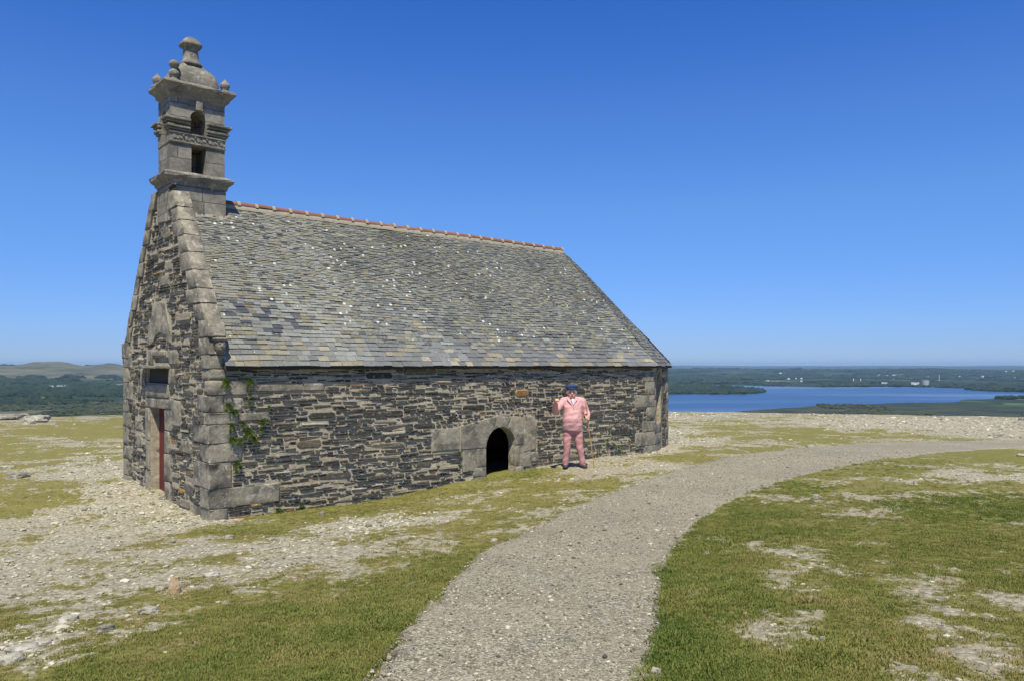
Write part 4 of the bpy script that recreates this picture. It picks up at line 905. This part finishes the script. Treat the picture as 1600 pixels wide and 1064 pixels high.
FERNS = [(.24, 2.19, 1.2, 'bushy fern just under the eave beside the top corner block'), (.62, 2.20, 1.0, 'fern under the eave, second from the corner of the south wall'), (.50, 2.30, .5, 'tiny fern sprig tucked right up under the eave slates'), (.62, 1.98, .6, 'small fern on the end of the long upper corner block'),
 (.28, 1.82, 1.0, 'fern in the joint beside the third corner block from the top'), (.38, 1.72, .9, 'fern hanging at the ledge above the fourth corner block'), (.62, 1.84, .5, 'little fern on pale block right of the corner'), (.95, 1.78, .5, 'small lone fern farthest right of the upper fern patch'),
 (.33, 1.50, .8, 'fern at the top left of the large fern patch'), (.52, 1.52, .8, 'fern at the top middle of the large fern patch'), (.60, 1.38, 1.2, 'biggest fern in the middle of the fern patch on the south wall'), (.84, 1.55, .9, 'fern at the upper right of the large fern patch'), (.82, 1.40, .6, 'fern at the lower right of the large fern patch'),
 (.34, 1.28, 1.0, 'fern hugging the edge of the fifth corner block'), (.46, 1.26, .8, 'low fern at the foot of the large fern patch'), (.70, 1.26, .8, 'trailing fern at the lower right foot of the fern patch'), (.42, .89, 1.0, 'fern below the sixth corner block, alone on the wall'), (.40, .76, .5, 'small fern just below the lone wall fern'),
 (1.10, .06, 1.0, 'green fern at the base of the wall right of the largest corner block'), (1.5, .12, .6, 'small fern low on the wall near the ground, left half'), (4.86, .74, .6, 'tiny fern by the big dressed stone left of the arched doorway'), (7.0, .72, .5, 'tiny moss fern right of the arched doorway'),
 (9.2, .70, .7, 'yellow green moss clump high on the wall right of the person'), (9.6, .52, .6, 'moss clump low on the wall near the apse corner')]
R3 = CH.rotation_euler.z
def chw(x, y, z): c, s = math.cos(R3), math.sin(R3); return (-4.72+x*c-y*s, 12+x*s+y*c, z)
for i, (u, z, s, lab) in enumerate(FERNS):
    o = link('wall_fern', fm_[i % 4]); o.location = chw(u, -.03, z); o.rotation_euler = (0, rs.uniform(-.4, .4), R3); o.scale = (s*.78, s*.78, s*.78); tag(o, lab, 'fern', 'ferns growing from the joints of the chapel wall')
# ------------------------------------------------------------------ single rocks
M['rock'] = m_granite('pale_rock', (.40, .385, .31), .25, (.55, .53, .45)); M['rockochre'] = m_granite('ochre_rock', (.45, .31, .17), .1, (.5, .42, .3)); M['rockdark'] = m_granite('grey_rock', (.26, .25, .20), .5, (.42, .40, .33))
def rock(px, py, w, h, lab, mat='rock', rz=0, sink=.3, dep=.7):
    p = px2g(px, py); k = math.hypot(p.x, p.y)/F; W = w*k/2; Hh = h*k; _bs[0] += 1; r = random.Random(_bs[0])
    bm = bmesh.new(); bmesh.ops.create_icosphere(bm, subdivisions=3, radius=1); ph = r.uniform(0, 50)
    for v in bm.verts:
        c = v.co; n1 = float(fbm(c.x*1.3+ph, c.y*1.3+c.z*2, 3, 4))-.5; c = c*(1+n1*.9)
        c.z = max(-1, min(.62+.3*float(vn(c.x*2+ph, c.y*2)), c.z)); v.co = Vector((c.x*W, c.y*W*dep, c.z*Hh))
    o = link('rock', bm_mesh('rock', bm), M[mat]); o.location = (p.x, p.y, p.z+Hh*(.55-sink)); o.rotation_euler.z = rz-math.atan2(p.x, p.y); tag(o, lab, 'rock')
for a in [(8, 655, 42, 7, 'long flat grey outcrop slab on the crest at the left edge', 'rockdark'), (36, 654, 14, 7, 'right end block of the flat outcrop on the left crest', 'rockdark'), (57, 659, 30, 9, 'low pale boulder on the left crest, right of the flat slab', 'rock'), (46, 662, 16, 6, 'pale rock leaning against the low boulder on the left crest', 'rock'),
 (89, 667, 5, 3, 'small white stone in the grass of the left crest'), (117, 664, 5, 2.5, 'small white stone nearest the chapel on the left crest'), (28, 746, 26, 7, 'flat grey stone half sunk in the grass at left', 'rockdark'), (10, 732, 18, 4, 'pale flat stone at the left edge, in the grass', 'rock'), (52, 766, 14, 3, 'small pale stone in grass left of the gravel', 'rock'),
 (273, 926, 18, 14, 'ochre rounded stone among the pale stones of the foreground slope', 'rockochre'), (273, 908, 12, 7, 'small ochre stone behind the larger ochre stone', 'rockochre'), (233, 957, 30, 8, 'long pale flat slab in the foreground turf at left', 'rock'), (276, 916, 26, 7, 'grey flat stone touching the ochre stone', 'rockdark'), (250, 923, 13, 6, 'small white stone left of the ochre stone', 'rock'), (330, 902, 22, 8, 'white angular flat stone right of the ochre stone', 'rock'),
 (18, 1038, 28, 13, 'pale rock at the bottom left corner', 'rock'), (38, 1019, 40, 9, 'broken white rock near the bottom left corner', 'rock'), (105, 972, 26, 9, 'flat beige stone in the lower left ground', 'rock'), (165, 985, 22, 8, 'flat grey stone in the lower left ground, right of the beige stone', 'rockdark'), (70, 1010, 16, 8, 'small pale rock right of the broken white rock', 'rock'),
 (773, 847, 13, 6, 'white stone on the left edge of the path', 'rock'), (358, 842, 12, 6, 'white stone below the chapel corner', 'rock'), (503, 803, 9, 4, 'small stone by the foot of the south wall', 'rockdark'), (1274, 778, 9, 6, 'white stone on the lawn in the upper right', 'rock'), (1285, 1000, 9, 6, 'white stone low on the lawn near the bottom edge', 'rock'), (1164, 961, 6, 5, 'small ochre stone on the lawn right of the path', 'rockochre'),
 (1025, 1052, 16, 9, 'white stone at the right edge of the path, bottom of the view', 'rock'), (1431, 756, 7, 4, 'small grey stone on the bare patch of the lawn', 'rockdark'), (1267, 700, 12, 5, 'flat white stone on the grass strip beyond the path', 'rock'), (1219, 688, 6, 4, 'little white stone on the green strip beyond the path', 'rock'), (1557, 683, 22, 3.5, 'low dark stone row at far right beyond the path', 'rockdark'), (1597, 657, 9, 4, 'dark stone on the crest at the right edge', 'rockdark'),
 (1597, 712, 12, 3, 'pale stone on the lawn at the right edge, by the path', 'rock'), (1010, 735, 9, 3.5, 'pale stone on the bare ground right of the person', 'rock')]:
    rock(*a)
# ------------------------------------------------------------------ the man with the stick
PX, PY = 1.28, 16.03; PZ = gz(PX, PY)
PE = empty('person', (PX, PY, PZ), 0, label='stout man in pink smock and blue cap pointing before the chapel wall', cat='person')
def tcap(bm, a, b, ra, rb, n=14, sx=1.0, sy=1.0):     # tapered capsule
    a, b = Vector(a), Vector(b); d = b-a; L = d.length or 1e-4; q = d.to_track_quat('Z', 'Y').to_matrix() if d.length > 1e-5 else Matrix.Identity(3)
    st = [(-1, -1)]; rings = []
    for i in range(1, 6): t = -math.pi/2+i*math.pi/10; rings.append((ra*math.cos(t), ra*math.sin(t)))
    for i in range(0, 5): t = i*math.pi/10; rings.append((rb*math.cos(t), L+rb*math.sin(t)))
    vs = []
    for r_, z in rings: vs.append([bm.verts.new(a+q@Vector((r_*math.cos(6.2832*k/n), r_*math.sin(6.2832*k/n), z))) for k in range(n)])
    s, e = bm.verts.new(a+q@Vector((0, 0, -ra))), bm.verts.new(a+q@Vector((0, 0, L+rb)))
    for i in range(len(vs)-1):
        for k in range(n): bm.faces.new((vs[i][k], vs[i][(k+1) % n], vs[i+1][(k+1) % n], vs[i+1][k]))
    for k in range(n): bm.faces.new((s, vs[0][(k+1) % n], vs[0][k])); bm.faces.new((e, vs[-1][k], vs[-1][(k+1) % n]))
def chain(bm, pts, **k):
    for (p, r1_), (q, r2_) in zip(pts[:-1], pts[1:]): tcap(bm, p, q, r1_, r2_, **k)
def elz(bm, c, r, rot=0):
    t = bmesh.ops.create_uvsphere(bm, u_segments=20, v_segments=14, radius=1)['verts']
    for v in t: v.co = Vector((v.co.x*r[0], v.co.y*r[1], v.co.z*r[2]))+Vector(c)
def fuse(name, bm, vox, mat, parent, sm=3, post=None):
    me = bm_mesh(name, bm); o = link(name, me, mat, parent); md = o.modifiers.new('r', 'REMESH'); md.mode = 'VOXEL'; md.voxel_size = vox; md.use_smooth_shade = True
    m2 = o.modifiers.new('s', 'SMOOTH'); m2.factor = .5; m2.iterations = sm
    bpy.context.view_layer.update(); dg = bpy.context.evaluated_depsgraph_get(); me2 = bpy.data.meshes.new_from_object(o.evaluated_get(dg)); o.modifiers.clear(); o.data = me2
    if not me2.materials: me2.materials.append(mat)
    if post:
        for v in me2.vertices: v.co = post(v.co)
    me2.polygons.foreach_set('use_smooth', [True]*len(me2.polygons)); return o
M['skin'] = plain('skin', (.74, .42, .31), .55, .12, 20); M['pink'] = plain('pink_canvas', (.64, .36, .35), .9, .02, 5); M['pinkt'] = plain('pink_trousers', (.48, .245, .24), .9, .03, 5)
M['cap'] = plain('blue_cap', (.035, .065, .15), .85, .15); M['shoe'] = plain('shoe_leather', (.045, .04, .045), .6); M['shirt'] = plain('pale_shirt', (.62, .68, .75), .8, .05); M['hair'] = plain('grey_hair', (.38, .35, .31), .9, .2, 60); M['lip'] = plain('lips', (.33, .10, .08), .6); M['eye'] = plain('eye_dark', (.03, .02, .02), .3)
M['wood_stick'] = plain('stick_wood', (.42, .24, .09), .6, .25, 12); M['sole'] = plain('shoe_upper', (.35, .17, .15), .7)
HC = Vector((-.035, -.02, 1.575))
shR, elR, haR = Vector((-.20, .0, 1.40)), Vector((-.385, -.12, 1.19)), Vector((-.400, -.40, 1.41))
shL, elL, haL = Vector((.17, .02, 1.40)), Vector((.285, .03, 1.14)), Vector((.278, -.20, 1.075))
bm = bmesh.new()
elz(bm, HC+Vector((0, .01, .02)), (.080, .098, .118)); elz(bm, HC+Vector((0, -.02, -.055)), (.068, .075, .068)); elz(bm, HC+Vector((0, -.055, -.085)), (.034, .032, .028))
elz(bm, HC+Vector((-.035, -.068, -.03)), (.030, .022, .028)); elz(bm, HC+Vector((.035, -.068, -.03)), (.030, .022, .028))
tcap(bm, HC+Vector((0, -.088, .012)), HC+Vector((0, -.112, -.022)), .010, .017); elz(bm, HC+Vector((0, -.088, .036)), (.055, .016, .012))
for sg in (-1, 1): elz(bm, HC+Vector((sg*.084, .012, -.005)), (.014, .022, .034))
chain(bm, [((-.02, .02, 1.36), .085), (tuple(HC+Vector((0, .01, -.08))), .068)])
elz(bm, (-.02, .01, 1.12), (.17, .14, .28)); elz(bm, (-.01, .01, .88), (.15, .13, .14))
chain(bm, [(tuple(shR), .06), (tuple(elR), .045), (tuple(haR), .030)]); chain(bm, [(tuple(shL), .06), (tuple(elL), .045), (tuple(haL+Vector((.0, .05, .01))), .030)])
for hp, kn, an in (((-.09, 0, .84), (-.125, -.02, .42), (-.165, .02, .09)), ((.08, 0, .84), (.135, -.03, .42), (.20, .0, .09))): chain(bm, [(hp, .085), (kn, .055), (an, .04)])
# raised right hand: palm towards the viewer's ground, forefinger pointing, the rest curled
def hand(bm, w, d, up, side, curls, scale=1.0, thumb=1):
    w, d, up, side = Vector(w), Vector(d).normalized(), Vector(up).normalized(), Vector(side).normalized(); s = scale
    for i in range(4):
        o = (i-1.5)*.021*s; tcap(bm, w+side*o*.7+d*.012*s, w+side*o+d*.080*s, .015*s, .0125*s, 8)
    for i, (c, L) in enumerate(zip(curls, (.072, .080, .075, .058))):
        p = w+side*(i-1.5)*.021*s+d*.082*s; dd = d.copy(); r_ = .0098*s
        for k, f in enumerate((.45, .32, .25)):
            ang = c*(.6+.35*k); dd = (dd*math.cos(ang)-up*math.sin(ang)).normalized(); q = p+dd*L*f*s; tcap(bm, p, q, r_, r_*.9, 8); p = q; r_ *= .92
    p = w-side*.026*s*thumb+d*.022*s; q = p-side*.026*s*thumb+d*.028*s-up*.012*s; tcap(bm, p, q, .013*s, .0115*s, 8); tcap(bm, q, q+d*.030*s-up*.012*s+side*.006*s*thumb, .0112*s, .0095*s, 8)
hand(bm, haR+Vector((0, -.02, .0)), (.10, -.85, .50), (0, .5, .85), (1, 0.1, 0), (.08, .75, .85, .9), 1.25, -1)
hand(bm, haL+Vector((.035, .045, .0)), (-.12, -1, -.05), (.99, -.1, 0), (0, -.06, -1), (1.15, 1.15, 1.15, 1.15), 1.1, 1)
body = fuse('body', bm, .0065, M['skin'], PE, 2)
bm = bmesh.new()
for sg in (-1, 1): elz(bm, HC+Vector((sg*.031, -.083, .012)), (.013, .008, .0065))
link('eyes', bm_mesh('e', bm), M['eye'], PE, True)
bm = bmesh.new(); elz(bm, HC+Vector((0, -.088, -.062)), (.025, .009, .0055)); link('lips', bm_mesh('e', bm), M['lip'], PE, True)
bm = bmesh.new(); elz(bm, HC+Vector((0, .038, .0)), (.090, .085, .085)); elz(bm, HC+Vector((-.078, .01, .012)), (.016, .035, .036)); elz(bm, HC+Vector((.078, .01, .012)), (.016, .035, .036)); fuse('hair', bm, .01, M['hair'], PE, 2)
# cap: full crown and a short peak
bm = bmesh.new(); elz(bm, HC+Vector((0, .018, .095)), (.108, .120, .055)); elz(bm, HC+Vector((.005, .0, .118)), (.100, .108, .040)); elz(bm, HC+Vector((0, .01, .065)), (.096, .108, .030)); cp = fuse('cap', bm, .008, M['cap'], PE, 3)
bm = bmesh.new(); elz(bm, HC+Vector((0, -.105, .066)), (.072, .045, .009)); pk = link('cap_peak', bm_mesh('e', bm), M['cap'], cp, True)
def folds(c):
    n = (float(fbm(c.x*5+c.z*7+c.y*3, c.z*8-c.x*6, 4, 2))-.5)*.026+(float(fbm(c.x*10-c.z*5, c.z*17+c.y*10, 5, 1))-.5)*.004
    return Vector((c.x+n*(1 if c.x > 0 else -1)*.5, c.y-n*1.2, c.z+n*.3))
bm = bmesh.new()                                      # smock
k0 = len(bm.verts)
rg = []
for z, rx, ry in ((.79, .205, .160), (.84, .206, .170), (.93, .208, .20), (1.05, .208, .21), (1.17, .198, .185), (1.28, .190, .15), (1.36, .185, .13), (1.42, .16, .105), (1.46, .09, .075)):
    rg.append([bm.verts.new((-.015+rx*math.cos(a)*(1+.02*math.sin(5*a)), -.005+ry*math.sin(a), z+.012*math.sin(a*2))) for a in [6.2832*i/28 for i in range(28)]])
for q in range(len(rg)-1):
    for i in range(28): bm.faces.new((rg[q][i], rg[q][(i+1) % 28], rg[q+1][(i+1) % 28], rg[q+1][i]))
bm.faces.new(rg[0][::-1]); bm.faces.new(rg[-1])
chain(bm, [((-.02, .02, 1.43), .07), ((-.12, .02, 1.42), .075), (tuple(shR+Vector((-.01, 0, .0))), .082), (tuple(elR), .072), (tuple(elR.lerp(haR, .86)), .056)])
chain(bm, [((-.02, .02, 1.43), .07), ((.10, .02, 1.42), .075), (tuple(shL+Vector((.01, 0, .0))), .082), (tuple(elL), .074), (tuple(elL.lerp(haL, .72)), .055)])
smock = fuse('smock', bm, .011, M['pink'], PE, 3, folds)
bm = bmesh.new()                                      # open collar
for sg in (-1, 1):
    a = [Vector((-.03+sg*.075, .05, 1.49)), Vector((-.03+sg*.115, -.02, 1.475)), Vector((-.03+sg*.105, -.105, 1.435)), Vector((-.028+sg*.018, -.155, 1.33)), Vector((-.03+sg*.062, -.075, 1.485)), Vector((-.03+sg*.055, .06, 1.53))]
    vs = [bm.verts.new(p) for p in a]; vb = [bm.verts.new(p+Vector((0, -.014, .004))) for p in a]
    for t in ((0,1,4,5), (1,2,4), (2,3,4)):
        bm.faces.new([vs[i] for i in t]); bm.faces.new([vb[i] for i in t][::-1])
    for i, j in ((0,1),(1,2),(2,3),(3,4),(4,5),(5,0)): bm.faces.new((vs[i], vs[j], vb[j], vb[i]))
bmesh.ops.recalc_face_normals(bm, faces=bm.faces); link('collar', bm_mesh('c', bm), M['pink'], smock)
bm = bmesh.new(); tcap(bm, (-.022, -.118, 1.425), (-.012, -.148, 1.33), .034, .012); link('shirt', bm_mesh('c', bm), M['shirt'], PE, True)
bm = bmesh.new(); tcap(bm, (-.012, -.163, 1.33), (.0, -.181, 1.22), .0045, .0045); link('placket', bm_mesh('c', bm), M['pinkt'], smock, True)
bm = bmesh.new()                                      # trousers
elz(bm, (-.005, .0, .84), (.175, .145, .13))
chain(bm, [((-.098, 0, .80), .108), ((-.12, -.01, .60), .090), ((-.13, -.02, .42), .074), ((-.153, .0, .22), .064), ((-.165, .005, .11), .067)])
chain(bm, [((.088, 0, .80), .108), ((.11, -.015, .60), .091), ((.135, -.03, .42), .076), ((.172, -.01, .22), .065), ((.192, .0, .11), .069)])
fuse('trousers', bm, .011, M['pinkt'], PE, 2, folds)
for sx_, ax in ((-.165, -.02), (.205, .16)):
    c, s = math.cos(ax), math.sin(ax); bm = bmesh.new()
    elz(bm, (0, -.075, .045), (.052, .088, .040)); elz(bm, (0, .02, .05), (.044, .07, .045))
    o = fuse('shoe', bm, .008, M['shoe'], PE, 2, lambda v: Vector((v.x, v.y, max(v.z, .012)))); o.location = (sx_, 0, -.005); o.rotation_euler.z = ax*2.2
    bm = bmesh.new(); elz(bm, (0, -.035, .082), (.036, .055, .016)); p_ = link('shoe_upper', bm_mesh('s', bm), M['sole'], o, True)
hk = HC+Vector((0, 0, -.075))
for o_ in [o for o in PE.children]+[pk]:
    if o_.name.split('.')[0] in ('body', 'eyes', 'lips', 'hair', 'cap', 'cap_peak'):
        for v_ in o_.data.vertices:
            f_ = min(1, max(0, (v_.co.z-1.44)/.05)) if abs(v_.co.x-HC.x) < .16 else 0
            v_.co = v_.co+(v_.co-hk)*.13*f_
# walking stick held in his left hand
sb, st_, hz_ = Vector((PX+.415, PY-.16, 0)), Vector((PX+.235, PY-.235, PZ+1.37)), 0
sb.z = gz(sb.x, sb.y)
bm = bmesh.new(); n = 12; pts = []
for i in range(n+1):
    t = i/n; p = (sb.lerp(st_, t)-sb)+Vector((.006*math.sin(t*9), 0.004*math.cos(t*7), 0)); pts.append((tuple(p), .0095+.004*t+.0015*math.sin(t*23)))
chain(bm, pts, n=10); o = fuse('walking_stick', bm, .006, M['wood_stick'], None, 1); o.location = sb; tag(o, 'knotty wooden walking stick held upright by the man in pink', 'stick')
# ------------------------------------------------------------------ camera, light, sky, air
cam = bpy.data.cameras.new('camera'); co_ = bpy.data.objects.new('camera', cam); COL.objects.link(co_); SC.camera = co_
cam.lens = 27.0; cam.sensor_width = 36.0; cam.shift_y = (HOR-532)/1600.; cam.clip_start = .1; cam.clip_end = 120000
co_.location = (0, 0, EYE); co_.rotation_euler = (math.pi/2, 0, 0)
SD = Vector((.0, -1, 0)).normalized(); EL_ = math.radians(61)
sun = bpy.data.lights.new('sun', 'SUN'); sun.energy = 4.9; sun.angle = math.radians(.53); sun.color = (1, .915, .735)
so_ = bpy.data.objects.new('sun', sun); COL.objects.link(so_); v = Vector((SD.x*math.cos(EL_), SD.y*math.cos(EL_), math.sin(EL_))); so_.rotation_euler = v.to_track_quat('Z', 'Y').to_euler(); so_.location = (0, 0, 60)
w = bpy.data.worlds.new('World'); SC.world = w; w.use_nodes = True; nt = w.node_tree; nt.nodes.clear()
sk = nt.nodes.new('ShaderNodeTexSky'); sk.sky_type = 'NISHITA'; sk.sun_disc = False; sk.sun_elevation = EL_; sk.sun_rotation = math.atan2(SD.x, SD.y); sk.altitude = 400; sk.air_density = 1.0; sk.dust_density = .0; sk.ozone_density = 4.0
hs = nt.nodes.new('ShaderNodeHueSaturation'); hs.inputs['Saturation'].default_value = 1.15
bg = nt.nodes.new('ShaderNodeBackground'); bg.inputs[1].default_value = .105; wo_ = nt.nodes.new('ShaderNodeOutputWorld')
tn = nt.nodes.new('ShaderNodeMix'); tn.data_type = 'RGBA'; tn.blend_type = 'MULTIPLY'; tn.inputs[0].default_value = 1; 
tc_ = nt.nodes.new('ShaderNodeTexCoord'); sx_ = nt.nodes.new('ShaderNodeSeparateXYZ'); cr_ = nt.nodes.new('ShaderNodeValToRGB'); nt.links.new(tc_.outputs['Generated'], sx_.inputs[0]); nt.links.new(sx_.outputs[2], cr_.inputs[0])
SKY = ((0, (.36, .50, .95)), (.03, (.37, .51, .95)), (.10, (.46, .62, 1.0)), (.20, (.62, .79, 1.10)), (.30, (.60, .80, 1.18)), (.43, (.41, .71, 1.24)), (1, (.33, .58, 1.0)))
while len(cr_.color_ramp.elements) < len(SKY): cr_.color_ramp.elements.new(.5)
for e_, (p_, c_) in zip(cr_.color_ramp.elements, SKY): e_.position = p_; e_.color = c_+(1,)
nt.links.new(cr_.outputs[0], tn.inputs[7])
nt.links.new(sk.outputs[0], hs.inputs['Color']); nt.links.new(hs.outputs[0], tn.inputs[6]); nt.links.new(tn.outputs[2], bg.inputs[0]); nt.links.new(bg.outputs[0], wo_.inputs[0])
bm = bmesh.new(); bbox(bm, -46500, 46500, -46500, 46500, EYE-260, EYE+160); HZ = link('haze', bm_mesh('haze', bm)); tag(HZ, kind='stuff'); hm_ = bpy.data.materials.new('haze'); hm_.use_nodes = True; t = hm_.node_tree; t.nodes.clear()
pv = t.nodes.new('ShaderNodeVolumePrincipled'); pv.inputs['Color'].default_value = (.42, .66, .95, 1); pv.inputs['Density'].default_value = 2.9e-5; mo = t.nodes.new('ShaderNodeOutputMaterial'); t.links.new(pv.outputs[0], mo.inputs[1]); HZ.data.materials.append(hm_)
HZ['label'] = 'thin blue summer haze over the distant plain'; HZ['category'] = 'haze'
vs_ = SC.view_settings; vs_.view_transform = 'Standard'; vs_.look = 'None'; vs_.gamma = 1; vs_.exposure = .3
SC.render.engine = 'CYCLES'; SC.cycles.volume_bounces = 1; SC.cycles.max_bounces = 6
